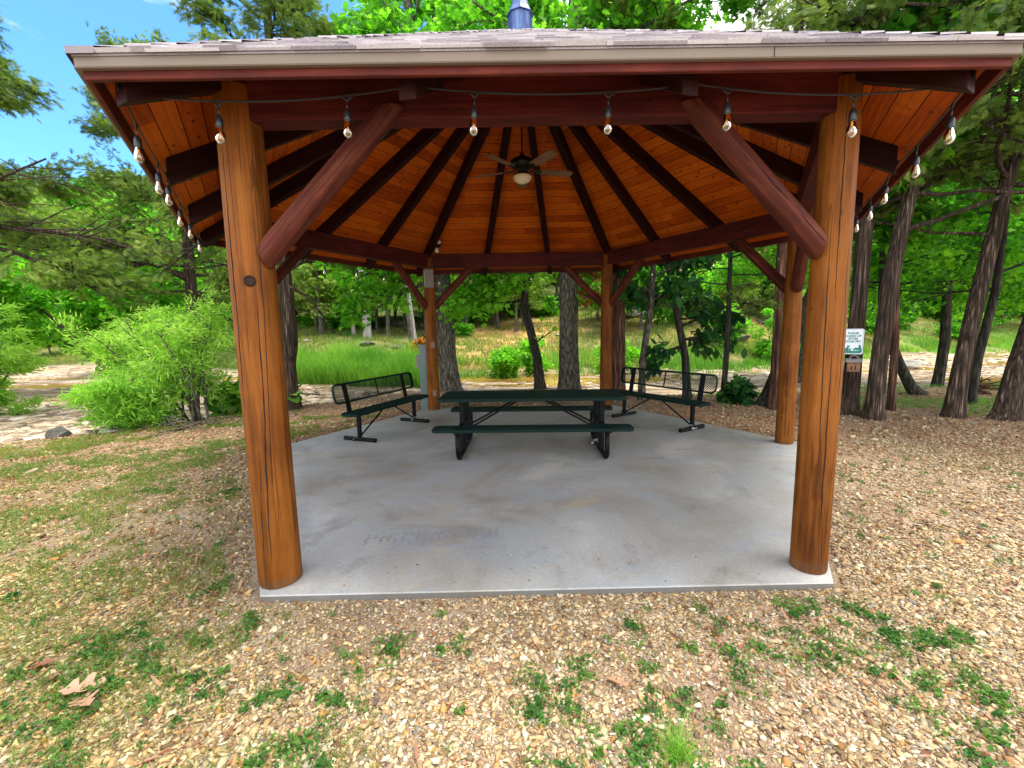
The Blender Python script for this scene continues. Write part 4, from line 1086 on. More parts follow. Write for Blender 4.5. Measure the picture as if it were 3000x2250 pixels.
CED = dict(kids=10, Lref=2.0, lv=1, anch=5, wig=.16, sag=.10, bare=.3)
OAK = dict(kids=9, Lref=2.0, lv=2, anch=3, wig=.2, sag=.02, bare=.2)
def fced(per=16, size=.17, spread=.10, **k): return dict(tpl='frond', size=size, per=per, spread=spread, droop=.35, flat=.3, mat='leaf_cedar', **k)

# --- trees close behind the pavilion
make_tree('cedar_tree', 'dark cedar trunk just behind the front left post, with crooked bare limbs', (-5.10, 3.72), [(0, 0, 0), (-.02, 0, 1.1), (.10, 0, 1.6), (.06, .05, 3), (.1, .1, 6), (.2, 0, 9.5)], .165, .06, 101, 'bark_cedar',
    crown=[dict(CED, z0=3.6, z1=9.4, n=34, L0=2.6, L1=.9, e0=-.05, e1=.5)],
    dead=[dict(p=(.1, 0, 3.05), az=0.15, el=.12, L=1.6, r=.045, kids=5, wig=.25), dict(p=(.08, 0, 2.8), az=-.1, el=.0, L=1.5, r=.04, kids=4, wig=.3), dict(p=(.1, 0, 3.3), az=2.9, el=.3, L=2.4, r=.05, kids=6, wig=.2), dict(p=(.1, 0, 2.5), az=.3, el=-.1, L=1.0, r=.02, kids=4, wig=.3)],
    fol=fced(15))
make_tree('oak_tree', 'oak with a furrowed grey trunk and big lobed leaves, right behind the back left post', (-1.90, 6.75), [(0, 0, 0), (-.10, 0, 1.2), (-.16, 0, 3.2), (-.5, .1, 6.5), (-.9, .3, 11.5)], .27, .10, 102, 'bark_grey',
    crown=[dict(OAK, z0=4.5, z1=11.4, n=22, L0=3.8, L1=1.8, e0=.15, e1=.9, kids=8), dict(OAK, z0=3.2, z1=4.2, n=5, L0=2.4, L1=2.6, e0=.08, e1=.15, az=(2.6, 3.9), kids=6, sag=.10)],
    fol=dict(tpl='oak', size=.21, per=6, spread=.20, mat='leaf_oak', clump=.6))
make_tree('maple_tree', 'slender dark leaning trunk with bright spreading leaves between the back posts', (.66, 6.25), [(0, 0, 0), (-.08, 0, .9), (-.36, 0, 2.1), (-.42, .1, 2.6), (-.25, .2, 3.6), (-.3, .4, 6.5)], .135, .05, 103, 'bark_mossy',
    crown=[dict(OAK, z0=2.5, z1=3.5, n=7, L0=2.1, L1=2.2, e0=.15, e1=.25, az=(2.3, 4.2), kids=7, sag=.12), dict(OAK, z0=3, z1=6.4, n=14, L0=2.0, L1=1.0, e0=.2, e1=.9)],
    extra=[dict(OAK, p=(-.15, 0, 1.3), az=.2, el=.75, L=1.2, r=.022, lv=1, kids=4)],
    fol=dict(tpl='maple', size=.15, per=5, spread=.20, mat='leaf_oak', tlo=.35, clump=.6))
make_tree('oak_tree', 'thickest straight grey trunk, seen over the middle of the picnic table', (1.41, 5.80), [(0, 0, 0), (-.02, 0, 3), (.05, 0, 7), (.3, .1, 12.5)], .262, .12, 104, 'bark_grey',
    crown=[dict(OAK, z0=5.0, z1=12.3, n=24, L0=3.6, L1=1.8, e0=.15, e1=.9, kids=8), dict(OAK, z0=2.6, z1=3.6, n=4, L0=.9, L1=1.0, e0=.0, e1=.0, kids=5, lv=1, az=(-.7, .7))],
    fol=[dict(tpl='oak', size=.18, per=8, spread=.16, mat='leaf_oak'), dict(tpl='oak', size=.13, per=26, spread=.12, mat='leaf_rust', keep=lambda A: (A[:, 2] < 3.6) & (A[:, 2] > 2.0) & (A[:, 0] < .9))])
make_tree('cedar_tree', 'reddish peeling cedar trunk standing right against the back right post', (2.36, 4.25), [(0, 0, 0), (-.04, 0, 3), (0, .1, 6), (.1, .1, 10.5)], .17, .06, 105, 'bark_red',
    crown=[dict(CED, z0=4.0, z1=10.3, n=34, L0=2.4, L1=.8, e0=.0, e1=.6)], fol=fced(13))
make_tree('hickory_tree', 'thin grey leaning trunk behind the right bench, close to the back right post', (2.86, 4.10), [(0, 0, 0), (.02, 0, 1), (.18, 0, 2.2), (.22, 0, 3.2), (.2, .1, 6.2)], .085, .03, 106, 'bark_grey',
    crown=[dict(OAK, z0=2.1, z1=6.1, n=15, L0=1.1, L1=.9, e0=.0, e1=.8, lv=1, kids=7)], fol=dict(tpl='oval', size=.20, per=9, spread=.12, droop=.8, mat='leaf_dark'))
make_tree('hickory_tree', 'dark trunk with large drooping leaves behind the middle of the right bench', (3.97, 4.15), [(0, 0, 0), (-.08, 0, 1), (-.35, 0, 2.2), (-.55, 0, 3.2), (-.6, .1, 7)], .09, .03, 107, 'bark_mossy',
    crown=[dict(OAK, z0=1.3, z1=2.0, n=4, L0=1.0, L1=1.0, e0=.15, e1=.1, lv=1, kids=5, az=(-.6, .3)), dict(OAK, z0=1.2, z1=1.4, n=2, L0=.9, L1=.9, e0=.1, e1=.1, lv=1, kids=5, az=(2.9, 3.5)), dict(OAK, z0=2.0, z1=6.8, n=17, L0=1.25, L1=.9, e0=.0, e1=.8, lv=1, kids=8)],
    fol=dict(tpl='oval', size=.22, per=8, spread=.12, droop=.9, mat='leaf_dark'))
make_tree('cedar_tree', 'thin straight dark cedar with flat layered limbs to the right of the right bench', (4.58, 3.70), [(0, 0, 0), (.05, 0, 1.5), (.03, 0, 3.2), (.05, 0, 7)], .062, .02, 108, 'bark_mossy',
    crown=[dict(CED, z0=1.9, z1=6.9, n=30, L0=1.3, L1=.5, e0=.05, e1=.5, sag=.02, bare=.35, kids=9, wig=.12)], fol=fced(5, .11, .05))
make_tree('leaning_tree', 'black trunk leaning sharply to the right behind the middle right post', (5.18, 3.05), [(0, 0, 0), (.28, 0, .9), (.65, 0, 1.9), (1.1, 0, 3.1), (1.5, .2, 6.5)], .17, .06, 109, 'bark_mossy',
    crown=[dict(OAK, z0=3.6, z1=6.4, n=14, L0=2.0, L1=1.2, e0=.1, e1=.9)], fol=dict(tpl='maple', size=.15, per=7, spread=.15, mat='leaf_maple'))
make_tree('cedar_tree', 'shaggy cedar trunk seen just left of the middle right post', (5.15, 2.65), [(0, 0, 0), (-.05, 0, 3.2), (0, 0, 6), (.05, .1, 10)], .13, .05, 110, 'bark_red',
    crown=[dict(CED, z0=4.2, z1=9.9, n=30, L0=2.3, L1=.8, e0=.0, e1=.6)], fol=fced(13))
# --- trees on the right
make_tree('cedar_tree', 'tall grey cedar trunk that carries the pet sign and the wooden box', (6.14, 2.05), [(0, 0, 0), (.02, 0, 1.5), (.02, 0, 3.2), (.08, .1, 6), (.2, .1, 11)], .140, .055, 111, 'bark_cedar',
    crown=[dict(CED, z0=4.6, z1=10.8, n=26, L0=2.8, L1=.9, e0=.0, e1=.6)],
    dead=[dict(p=(.05, 0, 3.75), az=-.35, el=.12, L=2.6, r=.04, kids=6, wig=.16), dict(p=(.05, 0, 4.1), az=-.8, el=.1, L=2.2, r=.03, kids=6, wig=.2)], fol=fced(14))
make_tree('cedar_tree', 'dark ragged cedar trunk immediately right of the one with the sign', (6.24, 1.62), [(0, 0, 0), (.03, 0, 1), (.08, 0, 2.4), (.28, 0, 3.8), (.7, 0, 6), (1.1, .1, 10.5)], .132, .05, 112, 'bark_cedar',
    crown=[dict(CED, z0=4.6, z1=10.3, n=24, L0=2.8, L1=.9, e0=.0, e1=.6)],
    dead=[dict(p=(.2, 0, 3.3), az=-.5, el=.35, L=2.8, r=.045, kids=7, wig=.2), dict(p=(.3, 0, 3.9), az=-.2, el=.0, L=2.6, r=.04, kids=7, wig=.2)], fol=fced(14))
make_tree('young_tree', 'slim straight brown trunk right of the two ragged cedars', (7.16, 2.30), [(0, 0, 0), (-.04, 0, 1.4), (-.15, 0, 2.9), (-.1, 0, 7)], .065, .03, 113, 'bark_red',
    crown=[dict(OAK, z0=4.9, z1=6.8, n=8, L0=1.5, L1=.9, e0=.1, e1=.8)], fol=dict(tpl='maple', size=.15, per=7, spread=.14, mat='leaf_maple'))
make_tree('leaning_tree', 'short curved trunk bending left over the creek on the right', (9.40, 4.05), [(0, 0, 0), (-.25, 0, .25), (-.55, 0, .75), (-.85, .0, 1.35), (-1.1, 0, 2.2), (-1.2, .1, 4.5)], .115, .04, 114, 'bark_mossy',
    crown=[dict(OAK, z0=2.4, z1=4.4, n=9, L0=1.7, L1=1.0, e0=.1, e1=.8, kids=6)], fol=dict(tpl='maple', size=.12, per=6, spread=.2, mat='leaf_oak', tlo=.3))
make_tree('cedar_tree', 'big peeling trunk leaning right, second from the right edge', (7.68, 1.62), [(0, 0, 0), (.04, 0, .8), (.18, 0, 2), (.36, 0, 3.3), (.6, 0, 5), (.9, 0, 9.5)], .128, .05, 115, 'bark_cedar',
    crown=[dict(CED, z0=4.4, z1=9.3, n=22, L0=2.8, L1=1.0, e0=.05, e1=.6), dict(CED, z0=3.9, z1=4.6, n=4, L0=2.6, L1=3.0, e0=.1, e1=.2, az=(3.2, 5.4))],
    dead=[dict(p=(.3, 0, 3.2), az=3.4, el=.1, L=2.0, r=.035, kids=6, wig=.2)], fol=fced(15))
make_tree('young_tree', 'narrow dark trunk between the two leaning trunks at the right', (9.15, 2.72), [(0, 0, 0), (.05, 0, 1), (.25, 0, 2.3), (.3, 0, 5.5)], .085, .035, 116, 'bark_mossy',
    crown=[dict(OAK, z0=2.3, z1=5.4, n=10, L0=2.4, L1=1.1, e0=.05, e1=.8, kids=6, az=(-.6, 2.4))], fol=dict(tpl='maple', size=.13, per=6, spread=.18, mat='leaf_maple', thi=.6))
make_tree('cedar_tree', 'massive dark trunk leaning right at the right edge', (8.30, 1.33), [(0, 0, 0), (.12, 0, .9), (.4, 0, 2.2), (.9, 0, 4), (1.2, 0, 9)], .165, .06, 117, 'bark_cedar',
    crown=[dict(CED, z0=4.6, z1=8.9, n=20, L0=3.2, L1=1.0, e0=.0, e1=.6)], fol=fced(14))
make_tree('maple_tree', 'leafy maple beyond the creek on the right, deep green', (12.3, 6.6), [(0, 0, 0), (.1, 0, 1.5), (.0, 0, 3), (.3, 0, 7.5)], .14, .04, 118, 'bark_mossy',
    crown=[dict(OAK, z0=3.2, z1=7.3, n=18, L0=3.0, L1=1.4, e0=.0, e1=.8, kids=10)], fol=dict(tpl='maple', size=.13, per=8, spread=.28, mat='leaf_oak', tlo=.0, clump=.7))
make_tree('maple_tree', 'bright leafy maple further back on the right bank', (10.0, 9.2), [(0, 0, 0), (.1, 0, 1.5), (-.2, 0, 3), (-.1, 0, 7.5)], .12, .04, 119, 'bark_grey',
    crown=[dict(OAK, z0=3.2, z1=7.3, n=18, L0=3.0, L1=1.4, e0=.0, e1=.8, kids=9)], fol=dict(tpl='maple', size=.13, per=8, spread=.28, mat='leaf_oak', tlo=.3, clump=.7))
make_tree('maple_tree', 'bright leafy maple by the right edge, beyond the leaning trunks', (15.5, 7.0), [(0, 0, 0), (.1, 0, 1.5), (-.2, 0, 3), (-.1, 0, 7.5)], .13, .04, 120, 'bark_mossy',
    crown=[dict(OAK, z0=3.1, z1=7.3, n=18, L0=3.2, L1=1.4, e0=.0, e1=.8, kids=9)], fol=dict(tpl='maple', size=.14, per=8, spread=.3, mat='leaf_oak', tlo=.2, clump=.7))
# --- cedars on the left, boughs reaching over the creek
make_tree('cedar_tree', 'cedar whose dark boughs reach in from the left edge against the sky', (-12.6, 3.4), [(0, 0, 0), (.2, 0, 3), (.3, 0, 6), (.4, 0, 9.5)], .24, .07, 121, 'bark_cedar',
    crown=[dict(CED, z0=3.8, z1=9.3, n=30, L0=3.2, L1=1.3, e0=.05, e1=.5, kids=12)],
    dead=[dict(p=(.2, 0, 3.6), az=-.1, el=.15, L=4.2, r=.06, kids=12, wig=.12), dict(p=(.2, 0, 4.3), az=.2, el=.02, L=4.8, r=.06, kids=14, wig=.12)], fol=fced(16, .19, .12))
make_tree('cedar_tree', 'tall open cedar with grey limbs rising behind the left eave', (-9.9, 7.6), [(0, 0, 0), (.1, 0, 3), (.2, 0, 6), (.1, 0, 10.2)], .2, .05, 122, 'bark_cedar',
    crown=[dict(CED, z0=3.0, z1=10, n=36, L0=3.6, L1=.9, e0=.0, e1=.7, kids=11)],
    dead=[dict(p=(.2, 0, 4.6), az=3.0, el=.25, L=4.2, r=.06, kids=12, wig=.12), dict(p=(.2, 0, 4.0), az=3.4, el=.1, L=4.0, r=.05, kids=12, wig=.14)], fol=fced(13, .17, .11))

# --- shrubs by the creek
def shrub(name, label, base, seed, stems, fol, bark='bark_grey', H=2.0, spread=1.0, off=(0, 0), nb=6, cat='shrub', **kw):
    x, y = base; root = empty(name, (x, y, gz(x, y) - .04), 0, label, cat); pl = Plant(seed); g = pl.g
    for i in range(stems):
        a = g.uniform(0, 2 * math.pi); lean = g.uniform(.1, 1) * spread
        P = [np.zeros(3) + [g.normal(0, .12), g.normal(0, .12), 0]]; d = np.array([math.cos(a) * lean + off[0], math.sin(a) * lean * .8 + off[1], 1.]); h = H * g.uniform(.7, 1.1)
        for j in range(6): P.append(P[-1] + d / np.linalg.norm(d) * h / 6 * 1.15); d += g.normal(0, .14, 3); d[2] = max(d[2], .25)
        P = np.array(P); r = np.linspace(.028, .006, 7) * kw.get('thick', 1); pl.tube(P, r, 6)
        for b_ in range(nb):
            u = g.uniform(kw.get('low', .2), 1); j = min(int(u * 6), 5); q = P[j] + (P[j + 1] - P[j]) * (u * 6 - j)
            pl.branch(q, g.uniform(0, 6.28), g.uniform(-.1, .8), H * g.uniform(.2, .4), .008, 0, dict(kids=kw.get('kids', 5), Lref=H * .3, lv=1, anch=3, wig=.2, sag=.05, bare=.2))
    wv, wf = pl.wood(); link('stems', mesh_np('stems', wv, wf), M[bark], root, smooth=True)
    f = dict(fol); mt = f.pop('mat'); v, F, tt = pl.foliage(**f); link('foliage', mesh_np('foliage', v, F, tt), M[mt], root)
    return root
WL = dict(tpl='willow', size=.13, per=8, spread=.09, droop=.1, flat=.4, mat='leaf_willow')
shrub('willow_shrub', 'upright bright willow shrub nearest the front left post, on the creek bank', (-6.5, 2.75), 201, 9, WL, H=2.0, spread=.42, off=(-.15, 0), nb=7, low=.3)
shrub('willow_shrub', 'low rounded willow shrub spreading left over the pale gravel bar', (-7.15, 2.2), 202, 13, dict(WL, tlo=0, thi=.75), H=.95, spread=.8, off=(-.3, 0), nb=8, low=.05)
shrub('willow_shrub', 'taller willow shrub behind the low rounded one', (-8.4, 4.3), 203, 8, WL, H=2.2, spread=.45, off=(.0, 0), nb=9, low=.4)
shrub('willow_shrub', 'pale willow shrub cut by the left edge of the photo', (-14.2, 5.2), 204, 14, dict(WL, tlo=.3, per=12, size=.18), H=2.2, spread=.7, nb=9, low=.05)
shrub('creek_tree', 'small tree with bare grey lower limbs and wide green top across the creek, left', (-14.8, 11.0), 205, 9, dict(tpl='round', size=.17, per=12, spread=.22, mat='leaf_oak', tlo=.3), H=5.0, spread=.75, nb=11, low=.5, off=(-.35, 0), thick=2.2, cat='tree')
shrub('creek_tree', 'dense leafy sapling deeper in the woods behind the creek at the left', (-20.5, 18.0), 206, 9, dict(tpl='round', size=.20, per=12, spread=.26, mat='leaf_maple', tlo=.2), H=4.6, spread=.8, nb=10, low=.1, thick=2, cat='tree')
shrub('broad_leaf_plant', 'leafy burdock-like plant with big bright leaves left of the front left post', (-5.95, 3.75), 207, 10, dict(tpl='round', size=.26, per=3, spread=.14, droop=.3, flat=.8, mat='grass'), H=.75, spread=1.0, nb=3, low=.1, cat='plant')
shrub('seedling', 'orange-leaved seedling left of the grey pedestal, in the far grass', (-4.35, 14.8), 208, 4, dict(tpl='oval', size=.16, per=12, spread=.12, mat='leaf_rust'), H=.6, spread=.2, nb=3, cat='plant')
SAP = [(4.4, 13.3, 'small bright sapling between the leaning trunk and the thickest trunk', 1.5), (1.0, 13.6, 'bright sapling left of the slender leaning trunk, at the creek edge', 1.3), (-.3, 13.0, 'lime green sapling right of the oak behind the back left post', 1.1),
       (13.2, 15.2, 'bright sapling behind the thin layered cedar', 2.2), (15.8, 16.6, 'leafy green sapling on the rocky slope near the leaning black trunk', 3.0), (11.5, 17.6, 'yellow-green sapling high on the rocky slope right of the bench', 1.6)]
for i, (x, y, lb, h) in enumerate(SAP):
    shrub('sapling', lb, (x, y), 220 + i, 7, dict(tpl='oval', size=.14, per=10, spread=.13, mat='leaf_oak', tlo=.45), H=h, spread=.5, nb=6, low=.15, cat='sapling')
shrub('leafy_weed', 'low leafy weed at the foot of the thin layered cedar', (4.75, 3.35), 230, 6, dict(tpl='oval', size=.15, per=4, spread=.06, droop=.6, mat='leaf_dark'), H=.4, spread=.9, nb=3, cat='plant')

# --- woods on the hillside: a few kinds, copied; every tree stands on its own
def proto(name, seed, kind):
    pl = Plant(seed); g = pl.g
    if kind == 'cedar':
        H = 9.0; path = [(0, 0, 0), (.1, 0, 3), (0, .1, 6), (.1, 0, H)]
        P, r, (tv, tf) = trunk_np(path, .15, .03, seed, 10, 18, .05)
        for i in range(42):
            u = i / 42; zz = 2.9 + (H - 3.0) * u; j = int(np.argmin(np.abs(P[:, 2] - zz)))
            pl.branch(P[j], i * 2.4, .0 + .6 * u, (2.3 - 1.7 * u) * g.uniform(.7, 1.2), .03, 0, dict(kids=6, Lref=2, lv=1, anch=3, wig=.15, sag=.06, bare=.2))
        f = dict(tpl='frond', size=.36, per=8, spread=.2, droop=.2, flat=.3); mt = 'leaf_cedar_far'; bk = 'bark_grey'
    else:
        H = 8.5; path = [(0, 0, 0), (.15, 0, 2.5), (0, .1, 5), (.1, 0, H)]
        P, r, (tv, tf) = trunk_np(path, .14, .04, seed, 10, 18, .05)
        for i in range(26):
            u = i / 26; zz = 2.0 + (H - 2.1) * u; j = int(np.argmin(np.abs(P[:, 2] - zz)))
            pl.branch(P[j], i * 2.4, .1 + .8 * u, (3.0 - 1.7 * u) * g.uniform(.7, 1.2), .04, 0, dict(kids=7, Lref=2, lv=1, anch=4, wig=.2, sag=.0, bare=.2))
        f = dict(tpl='oval', size=.34, per=16, spread=.32); mt = kind; bk = 'bark_grey'
    wv, wf = pl.wood(); tf = np.concatenate([tf, wf + len(tv)]); tv = np.concatenate([tv, wv])
    v, F, tt = pl.foliage(**f)
    ta = mesh_np('trunk', tv, tf); ta.materials.append(M[bk]); ta.polygons.foreach_set('use_smooth', np.ones(len(ta.polygons), dtype=bool))
    ca = mesh_np('crown', v, F, tt); ca.materials.append(M[mt]); return ta, ca
PR = {'cedar': [proto('c', 301 + i, 'cedar') for i in range(3)], 'oak': [proto('o', 311 + i, 'leaf_oak') for i in range(2)], 'maple': [proto('m', 321 + i, 'leaf_maple') for i in range(2)]}
LBL = {'cedar': ('cedar_tree', 'feathery cedar with a pale bare lower trunk in the hillside woods', 'cedars in the hillside woods'),
       'oak': ('oak_tree', 'bright green leafy tree in the hillside woods', 'leafy trees in the hillside woods'),
       'maple': ('maple_tree', 'deep green leafy tree in the hillside woods', 'darker leafy trees in the hillside woods')}
def place_wood(kind, i, x, y, s, rz):
    nm, lb, gp = LBL[kind]; ta, ca = PR[kind][i % len(PR[kind])]
    r = empty(nm, (x, y, gz(x, y) - .1), rz, lb, 'tree', gp); r.scale = (s, s, s * 1.0)
    for n_, me in (('trunk', ta), ('crown', ca)):
        o = bpy.data.objects.new(n_, me); COL.objects.link(o); o.parent = r
g = random.Random(77); pts = []
def try_place(tmin, tmax, dmin, dmax, n, kinds, smin, smax, sep):
    c = 0; tries = 0
    while c < n and tries < n * 60:
        tries += 1; t_ = g.uniform(tmin, tmax); D = g.uniform(dmin, dmax) ; x = -.23 + t_ * D; y = D - 5.96
        if any((x - a) ** 2 + (y - b_) ** 2 < sep ** 2 for a, b_ in pts): continue
        pts.append((x, y)); c += 1; k = g.choice(kinds); place_wood(k, g.randrange(3), x, y, g.uniform(smin, smax), g.uniform(0, 6.28))
try_place(-.52, -.16, 27, 40, 32, ['cedar'], .65, 1.0, 1.5)
try_place(-.18, .04, 31, 46, 18, ['cedar', 'maple'], .75, 1.1, 2)
try_place(-1.35, -.55, 38, 50, 24, ['cedar', 'cedar', 'cedar', 'oak'], .95, 1.35, 2.6)
try_place(-1.35, -.50, 32, 38, 9, ['oak', 'maple'], .42, .6, 2.2)
try_place(-1.4, -.4, 50, 85, 34, ['cedar', 'cedar', 'oak', 'maple'], 1.2, 1.7, 4)
try_place(-.4, .3, 46, 80, 30, ['cedar', 'oak', 'maple'], 1.1, 1.6, 4)
try_place(-.05, .30, 40, 50, 6, ['oak', 'cedar'], .9, 1.1, 2.5)
try_place(.20, .80, 28, 44, 34, ['cedar', 'oak', 'cedar', 'maple'], .5, .85, 2.2)
try_place(.3, 1.35, 46, 80, 34, ['cedar', 'oak', 'maple'], 1.1, 1.6, 4)
try_place(.75, 1.35, 36, 46, 12, ['oak', 'maple', 'cedar'], .7, 1.1, 3)

# understory bushes in the hillside woods
pl = Plant(701)
for i in range(26): pl.branch((0, 0, .1), i * 2.4, pl.g.uniform(.1, 1.3), pl.g.uniform(.7, 1.3), .012, 0, dict(kids=5, Lref=1, lv=1, anch=3, wig=.2, sag=.05, bare=.2))
wv, wf = pl.wood(); v, F, tt = pl.foliage(tpl='oval', size=.20, per=9, spread=.16)
bs = mesh_np('stems', wv, wf); bs.materials.append(M['bark_grey']); bf = mesh_np('foliage', v, F, tt); bf.materials.append(M['leaf_maple'])
c = 0
while c < 42:
    t_ = g.uniform(-.6, 1.2); D = g.uniform(27, 42) + 3 * (t_ > .1); x = -.23 + t_ * D; y = D - 5.96
    if -.04 < t_ < .16 and D < 38: continue
    r = empty('bush', (x, y, gz(x, y) - .05), g.uniform(0, 6.28), 'dark green understory bush among the hillside trees', 'bush', 'bushes among the hillside trees'); s_ = g.uniform(.7, 1.5); r.scale = (s_, s_, s_ * g.uniform(.7, 1.1)); c += 1
    for n_, me in (('stems', bs), ('foliage', bf)):
        o = bpy.data.objects.new(n_, me); COL.objects.link(o); o.parent = r

# pale dead trunk and its thin neighbours on the far slope
def pole(name, label, x, y, h, r, lean, seed, bark, cat='dead tree', top=.8):
    z = gz(x, y) - .1; root = empty(name, (x, y, z), 0, label, cat); P, rr, (v, f) = trunk_np([(0, 0, 0), (lean * .5, 0, h * .5), (lean, 0, h)], r, r * top, seed, 16, 24, .08, .3)
    link('trunk', mesh_np('trunk', v, f), M[bark], root, smooth=True)
pole('dead_tree', 'thick bleached broken trunk on the far slope seen over the left bench', -8.75, 20.8, 4.6, .26, -.1, 401, 'bark_dead')
pole('dead_tree', 'thin pale trunk just left of the thick bleached one on the far slope', -9.9, 21.8, 4.6, .12, -.3, 402, 'bark_dead')
pole('dead_tree', 'slim pale trunk beside the orange seedling on the far slope', -4.9, 16.5, 4.6, .09, -.45, 403, 'bark_dead')
pole('dead_tree', 'slim leaning grey trunk on the far slope behind the back left post', -5.6, 18.5, 5.0, .13, -.3, 404, 'bark_grey')
pole('dead_tree', 'short pale trunk at the edge of the woods right of the oak', -3.6, 30.0, 5.0, .17, .1, 405, 'bark_dead')

# ------------------------------------------------------------ rocks
def rock(x, y, s, sq, seed, label, mat, name='rock', sink=.25, z=None):
    g = rng(seed); import bmesh
    bm = bmesh.new(); bmesh.ops.create_icosphere(bm, subdivisions=3, radius=1)
    P = np.array([v.co[:] for v in bm.verts])
    for _ in range(11):
        d = g.normal(0, 1, 3); d /= np.linalg.norm(d); c = g.uniform(.55, .85); k = P @ d; P = P - np.maximum(k - c, 0)[:, None] * d[None]
    P *= (1 + .05 * (fbm(P[:, 0] * 3 + seed, P[:, 1] * 3 + P[:, 2] * 2, seed, 3) - .5)[:, None]); P *= np.array([s, s * g.uniform(.6, .9), s * sq])
    for v, p in zip(bm.verts, P): v.co = p
    me = bpy.data.meshes.new(name); bm.to_mesh(me); bm.free()
    o = link(name, me, mat); o.location = (x, y, (gz(x, y) if z is None else z) + s * sq * (1 - 2 * sink) * .6); o.rotation_euler = (g.normal(0, .08), g.normal(0, .08), g.uniform(0, 6.28))
    return tag(o, label, 'rock')
def rock_mat(name, a, b_, c_):
    t = NT(name); v = t.coords('Object'); n = t.noise(v, 3, 8, .7); l = t.noise(t.coords('Object', (1, 1, 7)), 2.5, 5, .6)
    c = t.ramp(t.math('ADD', t.math('MULTIPLY', n, .55), t.math('MULTIPLY', l, .45)), [(.34, a), (.5, b_), (.66, c_)])
    return t.out(c, .9, 0, .25, t.bump(n, .6, .03))
M['rock'] = rock_mat('weathered_limestone', (.07, .06, .055), (.22, .20, .17), (.40, .37, .33))
M['rock_dark'] = rock_mat('lichened_rock', (.02, .02, .018), (.07, .07, .06), (.17, .16, .14))
RK = [(-8.05, 1.55, .20, .75, 'dark angular rock on the bank at the lower left of the low willow shrub', 'rock_dark'), (-7.35, 1.75, .24, .35, 'flat grey rock right beside the dark angular rock', 'rock'),
      (-9.2, 1.3, .16, .5, 'small rock at the edge of the pale gravel bar by the left edge', 'rock'),
      (-8.1, 11.6, .55, .5, 'mossy boulder in the grass just right of the left cedar trunk', 'rock_dark'), (-7.6, 14.2, .35, .6, 'pointed grey rock above the mossy boulder', 'rock'),
      (-11.8, 19.5, .4, .3, 'pale slab of rock high in the far grass at the left', 'rock'), (-8.0, 18.3, .5, .4, 'jagged dark outcrop left below the bleached trunk', 'rock_dark'), (-6.0, 16.9, .5, .4, 'dark outcrop to the right below the bleached trunk', 'rock_dark'),
      (-4.0, 15.2, .6, .45, 'long grey rock beside the orange seedling', 'rock'), (-5.2, 13.2, .7, .25, 'flat pale rock in the sunlit grass', 'rock'), (-5.3, 22.2, .6, .7, 'big dark boulder at the edge of the woods', 'rock_dark'),
      (-8.5, 26.5, .8, .7, 'black boulder under the trees behind the bleached trunk', 'rock_dark'), (-12.3, 27.5, .8, .6, 'black boulder under the trees further left', 'rock_dark'), (-6.2, 26.0, .8, .5, 'rough boulder under the trees near the oak', 'rock_dark'),
      (8.6, 26.0, 1.2, .6, 'dark boulder high on the hill beside the back right post', 'rock_dark'), (14.5, 22.0, .9, .5, 'dark rock outcrop on the slope behind the thin layered cedar', 'rock_dark'), (17.0, 23.0, 1.0, .6, 'dark rock outcrop under the thin trees on the right slope', 'rock_dark'),
      (12.5, 18.6, 1.1, .22, 'low ledge of dark rock across the slope behind the right bench', 'rock_dark'), (14.8, 16.5, 1.2, .25, 'flat ledge above the creek behind the thin layered cedar', 'rock'),
      (11.8, 10.3, .6, .3, 'round-edged brown rock in the creek beside the amber water', 'rock'), (17.5, 13.5, .9, .3, 'grey rock at the far creek edge between the leaning trunks', 'rock'),
      (-4.9, 8.6, .22, .5, 'pale stone lying in the creek seen over the left bench', 'rock'), (9.5, 25.0, .7, .5, 'grey rock in the dry grass on the right slope', 'rock'), (3.2, 23.0, .4, .4, 'small grey rock on the sandy hill', 'rock')]
for i, (x, y, s, sq, lb, mt) in enumerate(RK): rock(x, y, s, sq, 500 + i, lb, M[mt])
# red-brown root wad by the right edge
g2 = rng(9); pl = Plant(9)
for i in range(26): pl.branch((0, 0, .1), g2.uniform(0, 6.28), g2.uniform(-.1, 1.2), g2.uniform(.3, .65), .03, 0, dict(kids=4, Lref=.5, lv=1, anch=1, wig=.35, sag=.05, bare=.1))
wv, wf = pl.wood(); o = link('root_wad', mesh_np('root_wad', wv, wf), M['bark_red'], smooth=True); o.location = (10.6, 4.0, gz(10.6, 4.0)); tag(o, 'tangled reddish root wad on the bank at the right', 'roots')
pl = Plant(19)
for i in range(22): pl.branch((g2.normal(0, .5), g2.normal(0, .15), .03), g2.uniform(0, 6.28), g2.uniform(-.02, .35), g2.uniform(.4, .9), .016, 0, dict(kids=3, Lref=.5, lv=1, anch=1, wig=.2, sag=.05, bare=.1))
wv, wf = pl.wood(); o = link('brush_pile', mesh_np('brush_pile', wv, wf), M['bark_grey'], smooth=True); o.location = (-6.5, 2.0, gz(-6.5, 2.0)); tag(o, 'pile of dead sticks under the willow shrubs', 'brush pile')

